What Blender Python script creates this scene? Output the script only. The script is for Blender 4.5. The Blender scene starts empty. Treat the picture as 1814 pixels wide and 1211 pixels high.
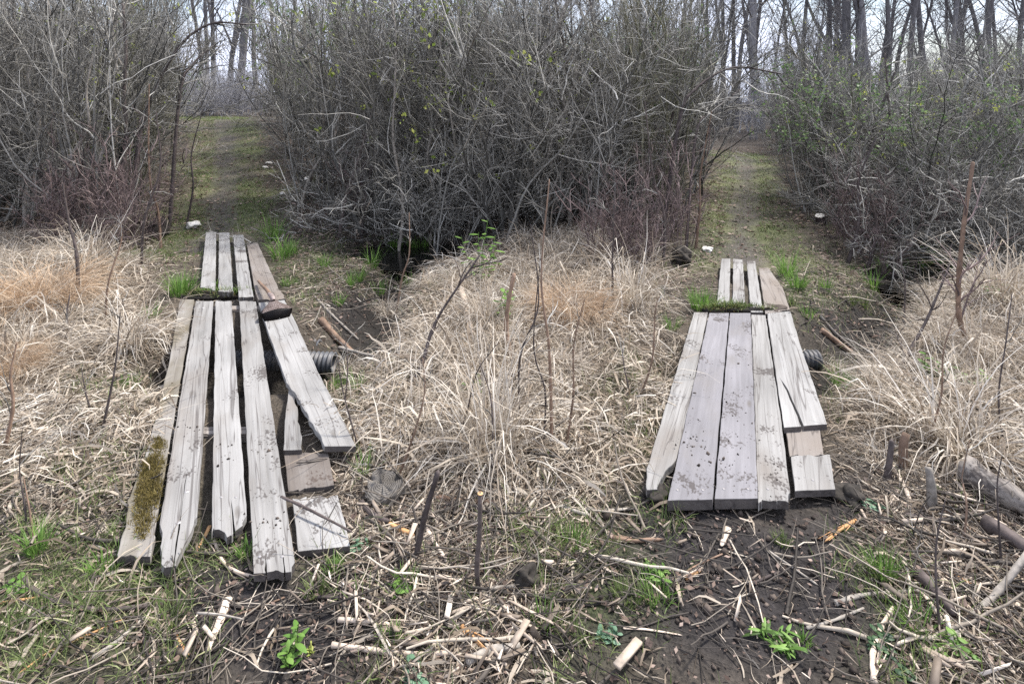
import bpy, bmesh, math, random
import numpy as np
from mathutils import Vector, Matrix

random.seed(7)
RNG = np.random.default_rng(11)
SC = bpy.context.scene
COL = SC.collection

# ------------------------------------------------------------------ camera
EYE = 1.6          # camera height
F = 1000.0         # focal length in photo pixels (photo 1814 wide)
CX, HY = 907.0, 180.0
cam_d = bpy.data.cameras.new('camera')
cam = bpy.data.objects.new('camera', cam_d)
COL.objects.link(cam)
cam.location = (0, 0, EYE)
cam.rotation_euler = (math.radians(90), 0, 0)
cam_d.sensor_width = 36.0
cam_d.lens = 36.0 * F / 1814.0
cam_d.shift_y = -(605.5 - HY) / 1814.0
cam_d.clip_start = 0.05
cam_d.clip_end = 2000
SC.camera = cam

# ------------------------------------------------------------------ sky, sun, exposure
SUN_EL, SUN_AZ = math.radians(58), math.radians(58)
world = bpy.data.worlds.new('World')
SC.world = world
world.use_nodes = True
wt = world.node_tree
wt.nodes.clear()
n_out = wt.nodes.new('ShaderNodeOutputWorld')
n_bg = wt.nodes.new('ShaderNodeBackground')
n_sky = wt.nodes.new('ShaderNodeTexSky')
n_sky.sky_type = 'NISHITA'
n_sky.sun_disc = False
n_sky.sun_elevation = SUN_EL
n_sky.sun_rotation = SUN_AZ
n_sky.air_density = 1.2
n_sky.dust_density = 1.5
n_tc = wt.nodes.new('ShaderNodeTexCoord')
n_map = wt.nodes.new('ShaderNodeMapping')
n_map.inputs['Scale'].default_value = (1.0, 1.0, 2.6)
n_noise = wt.nodes.new('ShaderNodeTexNoise')
n_noise.inputs['Scale'].default_value = 2.6
n_noise.inputs['Detail'].default_value = 7
n_ramp = wt.nodes.new('ShaderNodeValToRGB')
n_ramp.color_ramp.elements[0].position = 0.30
n_ramp.color_ramp.elements[1].position = 0.56
n_mix = wt.nodes.new('ShaderNodeMix')
n_mix.data_type = 'RGBA'
n_mix.inputs[7].default_value = (7.0, 7.5, 9.2, 1)
wt.links.new(n_tc.outputs['Generated'], n_map.inputs['Vector'])
wt.links.new(n_map.outputs[0], n_noise.inputs['Vector'])
wt.links.new(n_noise.outputs['Fac'], n_ramp.inputs['Fac'])
wt.links.new(n_ramp.outputs['Color'], n_mix.inputs[0])
wt.links.new(n_sky.outputs['Color'], n_mix.inputs[6])
wt.links.new(n_mix.outputs[2], n_bg.inputs['Color'])
n_bg.inputs['Strength'].default_value = 0.096
wt.links.new(n_bg.outputs[0], n_out.inputs['Surface'])

sun_d = bpy.data.lights.new('sun', 'SUN')
sun_d.energy = 3.3
sun_d.angle = math.radians(7)
sun_d.color = (1.0, 0.96, 0.9)
sun = bpy.data.objects.new('sun', sun_d)
COL.objects.link(sun)
sd = Vector((math.sin(SUN_AZ) * math.cos(SUN_EL), math.cos(SUN_AZ) * math.cos(SUN_EL), math.sin(SUN_EL)))
sun.rotation_euler = (-sd).to_track_quat('-Z', 'Y').to_euler()
sun.location = sd * 30

SC.view_settings.view_transform = 'Standard'
SC.view_settings.look = 'None'
SC.view_settings.exposure = 1.12
SC.view_settings.gamma = 1.0
try:
    SC.cycles.use_denoising = False
    SC.cycles.sample_clamp_indirect = 1.5
    SC.cycles.sample_clamp_direct = 4
    SC.cycles.max_bounces = 6
    SC.cycles.diffuse_bounces = 3
    SC.cycles.transmission_bounces = 3
except Exception:
    pass

# ------------------------------------------------------------------ noise and terrain
def _hash(ix, iy, seed):
    h = (ix.astype(np.int64) * 374761393 + iy.astype(np.int64) * 668265263 + seed * 982451653) & 0x7fffffff
    h = ((h ^ (h >> 13)) * 1274126177) & 0x7fffffff
    return ((h ^ (h >> 16)) & 0xffff) / 65535.0

def vnoise(x, y, s, seed=0):
    x = np.asarray(x, float) / s; y = np.asarray(y, float) / s
    ix = np.floor(x); iy = np.floor(y); fx = x - ix; fy = y - iy
    fx = fx * fx * (3 - 2 * fx); fy = fy * fy * (3 - 2 * fy)
    a = _hash(ix, iy, seed); b = _hash(ix + 1, iy, seed); c = _hash(ix, iy + 1, seed); d = _hash(ix + 1, iy + 1, seed)
    return (a * (1 - fx) + b * fx) * (1 - fy) + (c * (1 - fx) + d * fx) * fy

def fbm(x, y, s, seed=0, o=4):
    t = 0; a = 0.5
    for k in range(o):
        t = t + a * vnoise(x, y, s / 2 ** k, seed + 17 * k); a *= 0.5
    return t / (1 - 0.5 ** o)

def sstep(x, a, b):
    t = np.clip((np.asarray(x, float) - a) / (b - a), 0, 1)
    return t * t * (3 - 2 * t)

def flat(px, py, z=0.0):
    y = (EYE - z) * F / (py - HY)
    return ((px - CX) / F * y, y)

def seg_dist(x, y, pts):
    x = np.asarray(x, float); y = np.asarray(y, float)
    best = np.full(x.shape, 1e9)
    for (x0, y0), (x1, y1) in zip(pts[:-1], pts[1:]):
        dx, dy = x1 - x0, y1 - y0
        t = np.clip(((x - x0) * dx + (y - y0) * dy) / (dx * dx + dy * dy), 0, 1)
        best = np.minimum(best, np.hypot(x - x0 - t * dx, y - y0 - t * dy))
    return best

DITCH = [[flat(*p) for p in ((330, 640), (470, 638), (585, 630), (640, 570), (720, 440), (800, 415))],
         [flat(*p) for p in ((1240, 640), (1360, 637), (1450, 630), (1515, 585), (1600, 480), (1670, 450))]]
PATH_L = [(-3.48, 6.3), (-3.9, 7.6), (-5.1, 10.0), (-6.6, 13.0), (-8.2, 16.0), (-9.8, 17.6), (-12.5, 18.6)]
PATH_R = [(2.35, 5.6), (2.75, 6.8), (3.55, 8.6), (4.5, 10.8), (5.4, 13.0), (5.6, 14.2), (4.2, 15.4), (2.0, 16.2)]

POOLS = [(flat(735, 421), .85, .55), (flat(1655, 459), .8, .5)]

def terrain(x, y):
    x = np.asarray(x, float); y = np.asarray(y, float)
    zl = 1.10 * np.clip((y - 7.2) / 8.8, 0, 1)
    zr = 0.27 * np.clip((y - 6.4) / 6.6, 0, 1)
    w = sstep(x / np.maximum(y, 1), -0.28, 0.15)
    z = zl * (1 - w) + zr * w
    near = 1 - sstep(y, 9, 16)
    z = z + (fbm(x, y, 0.9, 3) - 0.5) * 0.10 * near * sstep(y, 1.0, 3.0) + (fbm(x, y, 0.22, 9) - 0.5) * 0.035 * near
    z = z - 0.012 * near
    d = np.minimum(seg_dist(x, y, DITCH[0]), seg_dist(x, y, DITCH[1]))
    z = z - 0.30 * np.exp(-(d / 0.27) ** 2)
    wx = (fbm(x, y, .7, 41) - .5) * .7; wy = (fbm(x, y, .6, 43) - .5) * .6
    for (cx, cy), rx, ry in POOLS:
        z = z - .30 * np.exp(-((x + wx - cx) / rx) ** 4 - ((y + wy - cy) / ry) ** 4)
    dp = np.minimum(seg_dist(x, y, PATH_L), seg_dist(x, y, PATH_R))
    z = z - 0.03 * np.exp(-(dp / 0.35) ** 2)
    return z

def T(x, y):
    return float(terrain(np.array([x]), np.array([y]))[0])

def hit(px, py, z0=0.0):
    """point of the terrain seen at a photo pixel"""
    ys = np.linspace(1.0, 26, 2600)
    xs = (px - CX) / F * ys
    zr = EYE - (py - HY) / F * ys
    below = np.nonzero(zr <= terrain(xs, ys) + z0)[0]
    i = below[0] if len(below) else len(ys) - 1
    return Vector((xs[i], ys[i], float(terrain(xs[i:i + 1], ys[i:i + 1])[0])))

def to_px(x, y, z):
    y = np.maximum(y, 0.3)
    return CX + F * x / y, HY + F * (EYE - z) / y

def blobs(px, py, L):
    t = 0
    for cx, cy, rx, ry, a in L:
        t = t + a * np.exp(-((px - cx) / rx) ** 2 - ((py - cy) / ry) ** 2)
    return np.clip(t, 0, 1.2)

STAND = [(60, 520, 130, 110, 1), (160, 500, 70, 70, .8), (20, 640, 60, 60, .6), (770, 690, 110, 90, 1), (860, 740, 80, 90, 1), (850, 560, 60, 60, .5), 
         (990, 480, 110, 110, 1), (1090, 470, 60, 80, .8), (960, 620, 70, 70, .5), (1700, 700, 130, 90, 1), (1770, 560, 80, 110, .9), (1580, 720, 60, 60, .6), (1650, 600, 90, 60, .5)]
BANK = [(560, 490, 90, 80, 1), (690, 490, 90, 50, .9), (620, 420, 60, 60, .7), (1480, 520, 90, 70, 1), (1600, 520, 90, 60, .9), (1480, 450, 60, 50, .7), (300, 440, 80, 40, .6), (1210, 500, 60, 40, .6)]
CLEAR = [(750, 425, 120, 34, 1), (1650, 462, 110, 26, 1), (318, 500, 46, 34, 1), (1243, 528, 40, 32, 1), (270, 555, 34, 30, .8), (1190, 575, 34, 30, .8), (170, 690, 70, 34, .7), (1090, 690, 60, 34, .7), (200, 820, 60, 50, .6), (240, 640, 40, 30, .6), (560, 640, 40, 40, .6), (1430, 630, 30, 40, .5)]
SOIL = [(480, 1110, 120, 95, 1), (545, 1150, 110, 80, .9), (420, 1050, 90, 50, .5), (1340, 1000, 210, 110, 1.1), (1360, 1120, 240, 120, 1),
        (1190, 915, 80, 45, .9), (1500, 885, 55, 45, .9), (1150, 865, 45, 45, .7), (1020, 1140, 100, 60, .5), (345, 975, 60, 60, .3), (640, 560, 60, 40, 1.2), (1510, 575, 60, 40, 1.2), (330, 1120, 60, 60, .6), (200, 1190, 90, 40, .4)]
STRAW = [(70, 520, 170, 170, 1), (100, 680, 180, 120, 1), (230, 640, 90, 160, 1), (225, 780, 60, 80, .7), (60, 820, 120, 60, .6),
         (760, 650, 150, 150, 1), (850, 750, 120, 90, 1), (740, 480, 90, 60, .8), (990, 520, 130, 150, 1), (1040, 700, 140, 110, 1),
         (1145, 640, 75, 130, .9), (985, 820, 120, 60, .6), (640, 760, 70, 60, .8), (1660, 620, 120, 110, 1), (1740, 700, 130, 120, 1), (1560, 720, 80, 90, .9),
         (1750, 520, 120, 80, .9), (860, 500, 90, 90, .7), (300, 470, 60, 50, .3)]
GREEN = [(120, 930, 160, 120, .8), (250, 1020, 120, 120, .8), (80, 1130, 110, 90, .8), (300, 1120, 90, 80, .6), (200, 830, 70, 60, .7), (180, 690, 70, 30, .9),
         (600, 1020, 60, 50, .4), (660, 1150, 90, 60, .3), (1000, 1080, 120, 110, .8), (960, 990, 80, 80, .8), (1090, 1010, 110, 90, .8), (1170, 890, 60, 80, .6),
         (1560, 1050, 80, 90, .8), (1620, 1130, 100, 90, .7), (1520, 1000, 70, 70, .7), (1120, 760, 60, 50, .8), (570, 470, 90, 50, .8), (710, 490, 70, 40, .5), (1480, 510, 90, 50, .8), (1080, 680, 60, 40, .7),
         (610, 690, 40, 40, .6), (1490, 690, 40, 40, .6), (340, 985, 70, 40, .5), (440, 1010, 90, 25, .6), (720, 700, 60, 60, .35), (1640, 720, 60, 60, .35)]
DEBRIS = [(740, 960, 160, 110, 1), (760, 1110, 160, 110, 1), (860, 1000, 100, 190, 1), (330, 1120, 80, 70, .6), (1700, 900, 140, 110, 1), (1740, 1080, 130, 150, 1),
          (1580, 880, 80, 70, .8), (960, 900, 100, 80, .5), (80, 870, 120, 70, .6), (1280, 960, 40, 25, .3), (1210, 1035, 60, 20, .3), (400, 980, 60, 40, .5), (640, 900, 60, 60, .6)]

def zones(x, y):
    z = terrain(x, y)
    px, py = to_px(x, y, z)
    px = np.clip(px, 15, 1799)      # the same ground goes on past the frame
    n = fbm(x, y, 0.5, 31) - 0.5
    n2 = fbm(x, y, 0.14, 37) - 0.5
    jx, jy = px + n * 120, py + n2 * 90
    so, st, gr, de = (blobs(jx, jy, L) for L in (SOIL, STRAW, GREEN, DEBRIS))
    dl = seg_dist(x, y, PATH_L); dr = seg_dist(x, y, PATH_R)
    pa = np.maximum(1 - sstep(dl + n * .9, 0.38, .95), 1 - sstep(dr + n * .8, 0.28, 0.72)) * sstep(y, 5.2, 6.0)
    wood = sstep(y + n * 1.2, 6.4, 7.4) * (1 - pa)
    d = np.minimum(seg_dist(x, y, DITCH[0]), seg_dist(x, y, DITCH[1]))
    mud = np.exp(-(d / 0.26) ** 2)
    for (cx, cy), rx, ry in POOLS:
        mud = np.maximum(mud, np.exp(-((x - cx) / (rx * 1.1)) ** 4 - ((y - cy) / (ry * 1.15)) ** 4))
    cl = 1 - np.clip(blobs(px, py, CLEAR), 0, 1)
    sd = blobs(jx, jy, STAND)
    return dict(bank=np.clip(blobs(px, py, BANK), 0, 1) * (1 - pa), stand=np.clip(sd, 0, 1) * cl * (1 - wood * .7) * (1 - mud), soil=so, straw=cl * st * (1 - wood) * (1 - 0.9 * mud) * np.where((px > 560) & (px < 830), sstep(py, 432, 470), 1) * np.where((px > 1440) & (px < 1690), sstep(py, 472, 510), 1), green=gr, debris=de, path=pa, wood=wood, mud=mud, dl=dl, dr=dr, px=px, py=py)

# ------------------------------------------------------------------ materials
def new_mat(name):
    m = bpy.data.materials.new(name)
    m.use_nodes = True
    nt = m.node_tree
    b = nt.nodes['Principled BSDF']
    b.inputs['Roughness'].default_value = 0.75
    b.inputs['Specular IOR Level'].default_value = 0.25
    return m, nt, b

def ramp_node(nt, stops):
    r = nt.nodes.new('ShaderNodeValToRGB')
    e = r.color_ramp.elements
    while len(e) < len(stops):
        e.new(0.5)
    for el, (p, c) in zip(e, stops):
        el.position = p; el.color = (*c, 1)
    return r

def tint_mat(name, stops, rough=0.75, noise=0.35, nscale=30, trans=0.0, objvar=0.0, stretch=None, bump=0.0):
    """colour from each blade's / twig's own tint, plus fine natural mottling"""
    m, nt, b = new_mat(name)
    at = nt.nodes.new('ShaderNodeAttribute'); at.attribute_name = 'tint'
    r = ramp_node(nt, stops)
    tc = nt.nodes.new('ShaderNodeTexCoord')
    no = nt.nodes.new('ShaderNodeTexNoise'); no.inputs['Scale'].default_value = nscale; no.inputs['Detail'].default_value = 4
    if stretch:
        mp = nt.nodes.new('ShaderNodeMapping'); mp.inputs['Scale'].default_value = stretch
        nt.links.new(tc.outputs['Object'], mp.inputs[0]); nt.links.new(mp.outputs[0], no.inputs['Vector'])
    else:
        nt.links.new(tc.outputs['Object'], no.inputs['Vector'])
    src = at.outputs['Fac']
    if objvar:
        oi = nt.nodes.new('ShaderNodeObjectInfo')
        ma = nt.nodes.new('ShaderNodeMath'); ma.operation = 'MULTIPLY_ADD'
        ma.inputs[1].default_value = objvar; nt.links.new(oi.outputs['Random'], ma.inputs[0]); nt.links.new(src, ma.inputs[2])
        sb = nt.nodes.new('ShaderNodeMath'); sb.operation = 'SUBTRACT'; sb.inputs[1].default_value = objvar * 0.5
        nt.links.new(ma.outputs[0], sb.inputs[0]); src = sb.outputs[0]
    nt.links.new(src, r.inputs['Fac'])
    mr = nt.nodes.new('ShaderNodeMapRange')
    mr.inputs['From Min'].default_value = 0.25; mr.inputs['From Max'].default_value = 0.75
    mr.inputs['To Min'].default_value = 1 - noise; mr.inputs['To Max'].default_value = 1 + noise
    nt.links.new(no.outputs['Fac'], mr.inputs['Value'])
    mx = nt.nodes.new('ShaderNodeVectorMath'); mx.operation = 'SCALE'
    nt.links.new(r.outputs['Color'], mx.inputs[0]); nt.links.new(mr.outputs[0], mx.inputs['Scale'])
    nt.links.new(mx.outputs[0], b.inputs['Base Color'])
    b.inputs['Roughness'].default_value = rough
    if bump:
        bp = nt.nodes.new('ShaderNodeBump'); bp.inputs['Strength'].default_value = bump; bp.inputs['Distance'].default_value = 0.01
        nt.links.new(no.outputs['Fac'], bp.inputs['Height']); nt.links.new(bp.outputs[0], b.inputs['Normal'])
    if trans:
        tr = nt.nodes.new('ShaderNodeBsdfTranslucent')
        nt.links.new(mx.outputs[0], tr.inputs['Color'])
        ms = nt.nodes.new('ShaderNodeMixShader'); ms.inputs[0].default_value = trans
        nt.links.new(b.outputs[0], ms.inputs[1]); nt.links.new(tr.outputs[0], ms.inputs[2])
        nt.links.new(ms.outputs[0], nt.nodes['Material Output'].inputs['Surface'])
    return m

M = {}
M['straw'] = tint_mat('straw', [(0, (.085, .065, .046)), (.25, (.28, .22, .16)), (.6, (.49, .425, .34)), (1, (.73, .68, .60))], .6, .2, 12, .25)
M['straw_tan'] = tint_mat('straw_tan', [(0, (.22, .13, .07)), (.5, (.46, .32, .20)), (1, (.66, .53, .39))], .6, .2, 12, .25)
M['grass'] = tint_mat('grass', [(0, (.04, .06, .02)), (.45, (.12, .17, .05)), (.75, (.24, .29, .11)), (1, (.48, .43, .26))], .5, .2, 15, .35)
M['bright_grass'] = tint_mat('bright_grass', [(0, (.05, .09, .02)), (.5, (.13, .25, .05)), (1, (.28, .42, .11))], .5, .2, 15, .35)
M['bud'] = tint_mat('bud_leaf', [(0, (.14, .20, .04)), (.5, (.32, .38, .08)), (1, (.50, .50, .16))], .5, .15, 15, .4)
M['soft_leaf'] = tint_mat('soft_leaf', [(0, (.06, .12, .04)), (.5, (.14, .22, .08)), (1, (.22, .30, .12))], .5, .15, 15, .4)
M['blue_leaf'] = tint_mat('blue_leaf', [(0, (.08, .16, .09)), (.5, (.14, .25, .15)), (1, (.26, .38, .25))], .55, .2, 15, .3)
M['dark_leaf'] = tint_mat('dark_leaf', [(0, (.02, .05, .025)), (.5, (.05, .10, .045)), (1, (.10, .17, .07))], .5, .2, 15, .3)
M['moss'] = tint_mat('moss', [(0, (.05, .04, .01)), (.5, (.13, .10, .03)), (1, (.26, .21, .08))], .9, .25, 20, .15)
M['leaf_brown'] = tint_mat('leaf_brown', [(0, (.06, .04, .03)), (.5, (.20, .14, .11)), (1, (.48, .38, .32))], .7, .25, 25, .2)
M['twig'] = tint_mat('twig_bark', [(0, (.042, .04, .036)), (.4, (.125, .118, .105)), (.72, (.29, .275, .245)), (1, (.56, .54, .49))], .8, .3, 18, 0, .25)
M['stem'] = tint_mat('stem_bark', [(0, (.03, .029, .026)), (.45, (.115, .11, .098)), (1, (.43, .415, .375))], .8, .4, 24, 0, .5, (3, 3, .6), .4)
M['olive'] = tint_mat('olive_bark', [(0, (.045, .045, .03)), (.5, (.125, .12, .075)), (1, (.34, .32, .23))], .8, .35, 20, 0, .3)
M['red_twig'] = tint_mat('red_brown_bark', [(0, (.05, .038, .037)), (.5, (.15, .11, .105)), (1, (.34, .26, .24))], .75, .3, 20, 0, .3)
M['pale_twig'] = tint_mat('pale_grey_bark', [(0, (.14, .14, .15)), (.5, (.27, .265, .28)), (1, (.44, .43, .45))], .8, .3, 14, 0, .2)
M['trunk'] = tint_mat('trunk_bark', [(0, (.06, .056, .058)), (.5, (.13, .122, .124)), (1, (.24, .23, .23))], .85, .45, 9, 0, .5, (4, 4, .5), .8)
M['stick_dark'] = tint_mat('stick_dark_bark', [(0, (.025, .02, .02)), (1, (.12, .095, .085))], .75, .5, 30, 0, 0, (1, 1, 1), .5)
M['stick_grey'] = tint_mat('stick_grey_wood', [(0, (.12, .105, .09)), (1, (.38, .34, .29))], .75, .45, 30, 0, 0, (1, 1, 1), .5)
M['stick_pale'] = tint_mat('stick_peeled_wood', [(0, (.32, .25, .19)), (1, (.72, .60, .48))], .65, .25, 26, 0, 0, (1, 1, 1), .4)
M['stick_orange'] = tint_mat('stick_split_wood', [(0, (.28, .13, .05)), (1, (.66, .40, .19))], .65, .3, 26, 0, 0, (1, 1, 1), .4)
M['stick_brown'] = tint_mat('stick_brown_wood', [(0, (.10, .065, .045)), (1, (.30, .20, .14))], .75, .4, 26, 0, 0, (1, 1, 1), .5)
M['chip'] = tint_mat('chip_wood', [(0, (.06, .048, .04)), (.45, (.24, .19, .145)), (.8, (.52, .43, .34)), (1, (.72, .63, .53))], .65, .25, 40)
M['rock'] = tint_mat('pale_stone', [(0, (.42, .40, .36)), (1, (.75, .72, .66))], .8, .2, 14, 0, 0, None, .5)
M['clod'] = tint_mat('dark_clod', [(0, (.012, .012, .012)), (1, (.06, .05, .04))], .9, .5, 22, 0, 0, None, 1.0)
M['crumb'] = tint_mat('soil_crumb', [(0, (.022, .017, .014)), (1, (.12, .095, .078))], .9, .4, 60)

def metal_mat(name, col, rough, dirt):
    m, nt, b = new_mat(name)
    tc = nt.nodes.new('ShaderNodeTexCoord')
    no = nt.nodes.new('ShaderNodeTexNoise'); no.inputs['Scale'].default_value = 22; no.inputs['Detail'].default_value = 6
    r = ramp_node(nt, [(.35, col), (.65, dirt)])
    nt.links.new(tc.outputs['Object'], no.inputs['Vector']); nt.links.new(no.outputs['Fac'], r.inputs['Fac'])
    nt.links.new(r.outputs[0], b.inputs['Base Color'])
    b.inputs['Roughness'].default_value = rough; b.inputs['Metallic'].default_value = 0.3
    return m
M['steel'] = metal_mat('dark_steel', (.010, .009, .010), .55, (.022, .017, .016))
M['muddy_steel'] = metal_mat('muddy_steel', (.20, .15, .13), .8, (.34, .28, .26))
M['pipe'] = metal_mat('grey_blue_pipe', (.085, .092, .105), .55, (.17, .16, .15))
M['nail'] = metal_mat('nail_steel', (.16, .14, .13), .55, (.45, .43, .42))

def wood_mat(name, light, dark, dirt=(.06, .05, .045), dirt_amt=.5, brown=None, brown_amt=0.0, crack=True, grain=1.0):
    m, nt, b = new_mat(name)
    tc = nt.nodes.new('ShaderNodeTexCoord')
    oi = nt.nodes.new('ShaderNodeObjectInfo')
    def mapped(scale):
        mp = nt.nodes.new('ShaderNodeMapping'); mp.inputs['Scale'].default_value = scale
        ad = nt.nodes.new('ShaderNodeVectorMath'); ad.operation = 'MULTIPLY_ADD'
        ad.inputs[1].default_value = (37, 91, 13)
        nt.links.new(oi.outputs['Random'], ad.inputs[0]); nt.links.new(tc.outputs['Object'], ad.inputs[2])
        nt.links.new(ad.outputs[0], mp.inputs[0])
        return mp
    def noise(scale, detail=5, s=1.0, dist=0.0):
        n = nt.nodes.new('ShaderNodeTexNoise'); n.inputs['Scale'].default_value = s; n.inputs['Detail'].default_value = detail
        n.inputs['Distortion'].default_value = dist
        nt.links.new(mapped(scale).outputs[0], n.inputs['Vector']); return n
    g = noise((55, 2.2, 55), 6, 1.0, .4)          # fibres
    g2 = noise((14, .9, 14), 4, 1.0, 1.2)         # growth bands
    bl = noise((3, 1.4, 3), 4)                     # weathering blotches
    cr = noise((16, .55, 16), 3, 1.0, .6)         # drying cracks
    dn = noise((95, 60, 95), 6)                    # dirt spots
    dm = noise((5.0, 5.0, 5.0), 4)                 # where dirt gathers
    r = ramp_node(nt, [(.30, dark), (.47, tuple(.5 * (a + c) for a, c in zip(light, dark))), (.66, light)])
    ad = nt.nodes.new('ShaderNodeMath'); ad.operation = 'MULTIPLY_ADD'; ad.inputs[1].default_value = .5
    nt.links.new(g2.outputs['Fac'], ad.inputs[0])
    hf = nt.nodes.new('ShaderNodeMath'); hf.operation = 'MULTIPLY'; hf.inputs[1].default_value = .5
    nt.links.new(g.outputs['Fac'], hf.inputs[0]); nt.links.new(hf.outputs[0], ad.inputs[2])
    nt.links.new(ad.outputs[0], r.inputs['Fac'])
    mr = nt.nodes.new('ShaderNodeMapRange')
    for k, v in (('From Min', .3), ('From Max', .7), ('To Min', .80), ('To Max', 1.16)): mr.inputs[k].default_value = v
    nt.links.new(bl.outputs['Fac'], mr.inputs['Value'])
    sc = nt.nodes.new('ShaderNodeVectorMath'); sc.operation = 'SCALE'
    nt.links.new(r.outputs[0], sc.inputs[0]); nt.links.new(mr.outputs[0], sc.inputs['Scale'])
    col = sc.outputs[0]
    def mix(fac, c2, col):
        mx = nt.nodes.new('ShaderNodeMix'); mx.data_type = 'RGBA'
        nt.links.new(fac, mx.inputs[0]); nt.links.new(col, mx.inputs[6]); mx.inputs[7].default_value = (*c2, 1)
        return mx.outputs[2]
    if brown:
        rb = ramp_node(nt, [(max(.0, .62 - brown_amt * .5), (0, 0, 0)), (min(1, .80 - brown_amt * .3), (1, 1, 1))])
        bn = noise((5, 2.2, 5), 5)
        nt.links.new(bn.outputs['Fac'], rb.inputs[0]); col = mix(rb.outputs[0], brown, col)
    # dirt: fine spots where the large mask allows
    mu = nt.nodes.new('ShaderNodeMath'); mu.operation = 'MULTIPLY_ADD'; mu.inputs[1].default_value = .8
    dh = nt.nodes.new('ShaderNodeMath'); dh.operation = 'MULTIPLY'; dh.inputs[1].default_value = .45
    nt.links.new(dn.outputs['Fac'], dh.inputs[0])
    nt.links.new(dm.outputs['Fac'], mu.inputs[0]); nt.links.new(dh.outputs[0], mu.inputs[2])
    rd = ramp_node(nt, [(.79 - .12 * dirt_amt, (0, 0, 0)), (.84 - .12 * dirt_amt, (.8, .8, .8))])
    nt.links.new(mu.outputs[0], rd.inputs[0]); col = mix(rd.outputs[0], dirt, col)
    vo = nt.nodes.new('ShaderNodeTexVoronoi'); vo.feature = 'F1'; vo.inputs['Scale'].default_value = 1.0
    nt.links.new(mapped((9, 2.6, .01)).outputs[0], vo.inputs['Vector'])
    rk = ramp_node(nt, [(.0, (.75, .75, .75)), (.085, (.35, .35, .35)), (.12, (0, 0, 0))])
    nt.links.new(vo.outputs['Distance'], rk.inputs[0]); col = mix(rk.outputs[0], (.10, .085, .07), col)
    if crack:
        sb = nt.nodes.new('ShaderNodeMath'); sb.operation = 'SUBTRACT'; sb.inputs[1].default_value = .5
        ab = nt.nodes.new('ShaderNodeMath'); ab.operation = 'ABSOLUTE'
        nt.links.new(cr.outputs['Fac'], sb.inputs[0]); nt.links.new(sb.outputs[0], ab.inputs[0])
        rc = ramp_node(nt, [(.0, (.75, .75, .75)), (.016, (0, 0, 0))])
        nt.links.new(ab.outputs[0], rc.inputs[0]); col = mix(rc.outputs[0], (.07, .06, .055), col)
    nt.links.new(col, b.inputs['Base Color'])
    bp = nt.nodes.new('ShaderNodeBump'); bp.inputs['Strength'].default_value = .8 * grain; bp.inputs['Distance'].default_value = .008
    nt.links.new(ad.outputs[0], bp.inputs['Height']); nt.links.new(bp.outputs[0], b.inputs['Normal'])
    b.inputs['Roughness'].default_value = .8
    return m
M['wood'] = wood_mat('weathered_wood', (.295, .285, .270), (.165, .156, .144), dirt_amt=.6, brown=(.19, .17, .15), brown_amt=.22)
M['wood_pale'] = wood_mat('bleached_wood', (.315, .306, .292), (.195, .186, .174), dirt_amt=.5, brown=(.21, .192, .172), brown_amt=.15)
M['wood_new'] = wood_mat('planed_lilac_wood', (.222, .212, .219), (.150, .143, .147), dirt_amt=.55, brown=(.175, .162, .155), brown_amt=.12, crack=False, grain=.6)
M['wood_mossy'] = wood_mat('mossy_wood', (.29, .272, .248), (.18, .162, .142), dirt_amt=.4, brown=(.12, .10, .06), brown_amt=.4)
M['wood_muddy'] = wood_mat('muddy_wood', (.28, .256, .235), (.18, .158, .14), dirt=(.10, .075, .06), dirt_amt=.6, brown=(.19, .16, .135), brown_amt=.6)
M['wood_stained'] = wood_mat('stained_wood', (.24, .222, .205), (.135, .12, .108), dirt=(.07, .05, .04), dirt_amt=.6, brown=(.11, .09, .075), brown_amt=.7)
M['wood_rot'] = wood_mat('rotten_wood', (.40, .37, .34), (.14, .11, .09), dirt_amt=.5)
M['shaded_end_grain'] = wood_mat('damp_shaded_end_grain', (.12, .105, .095), (.05, .043, .04), dirt_amt=.5)  # damp end grain, with the shade on the board ends painted into its colour
M['log'] = wood_mat('old_log_wood', (.36, .32, .28), (.12, .10, .085), dirt_amt=.9)
M['cut'] = wood_mat('fresh_cut_wood', (.62, .42, .25), (.48, .27, .13), dirt_amt=.1, crack=False)

# ------------------------------------------------------------------ mesh helpers
def mk_mesh(name, V, Fq, mat, tint=None, smooth=False):
    V = np.asarray(V, np.float32); Fq = np.asarray(Fq, np.int32)
    me = bpy.data.meshes.new(name)
    n = Fq.shape[1]
    me.vertices.add(len(V)); me.vertices.foreach_set('co', V.ravel())
    me.loops.add(Fq.size); me.loops.foreach_set('vertex_index', Fq.ravel())
    me.polygons.add(len(Fq))
    me.polygons.foreach_set('loop_start', np.arange(len(Fq), dtype=np.int32) * n)
    me.polygons.foreach_set('loop_total', np.full(len(Fq), n, np.int32))
    if smooth:
        me.polygons.foreach_set('use_smooth', np.ones(len(Fq), bool))
    if tint is not None:
        a = me.attributes.new('tint', 'FLOAT', 'POINT'); a.data.foreach_set('value', np.asarray(tint, np.float32))
    me.update(calc_edges=True)
    me.materials.append(mat)
    return me

def link(name, me, parent=None, loc=(0, 0, 0), rot=(0, 0, 0)):
    o = bpy.data.objects.new(name, me); COL.objects.link(o)
    o.location = loc; o.rotation_euler = rot
    if parent: o.parent = parent
    return o

def tag(o, label=None, cat=None, group=None, kind=None):
    if label: o['label'] = label
    if cat: o['category'] = cat
    if group: o['group'] = group
    if kind: o['kind'] = kind
    return o

def thing(name, label, cat, loc=(0, 0, 0), group=None):
    o = bpy.data.objects.new(name, None); COL.objects.link(o); o.location = loc
    o.empty_display_size = .1
    return tag(o, label, cat, group)

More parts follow.
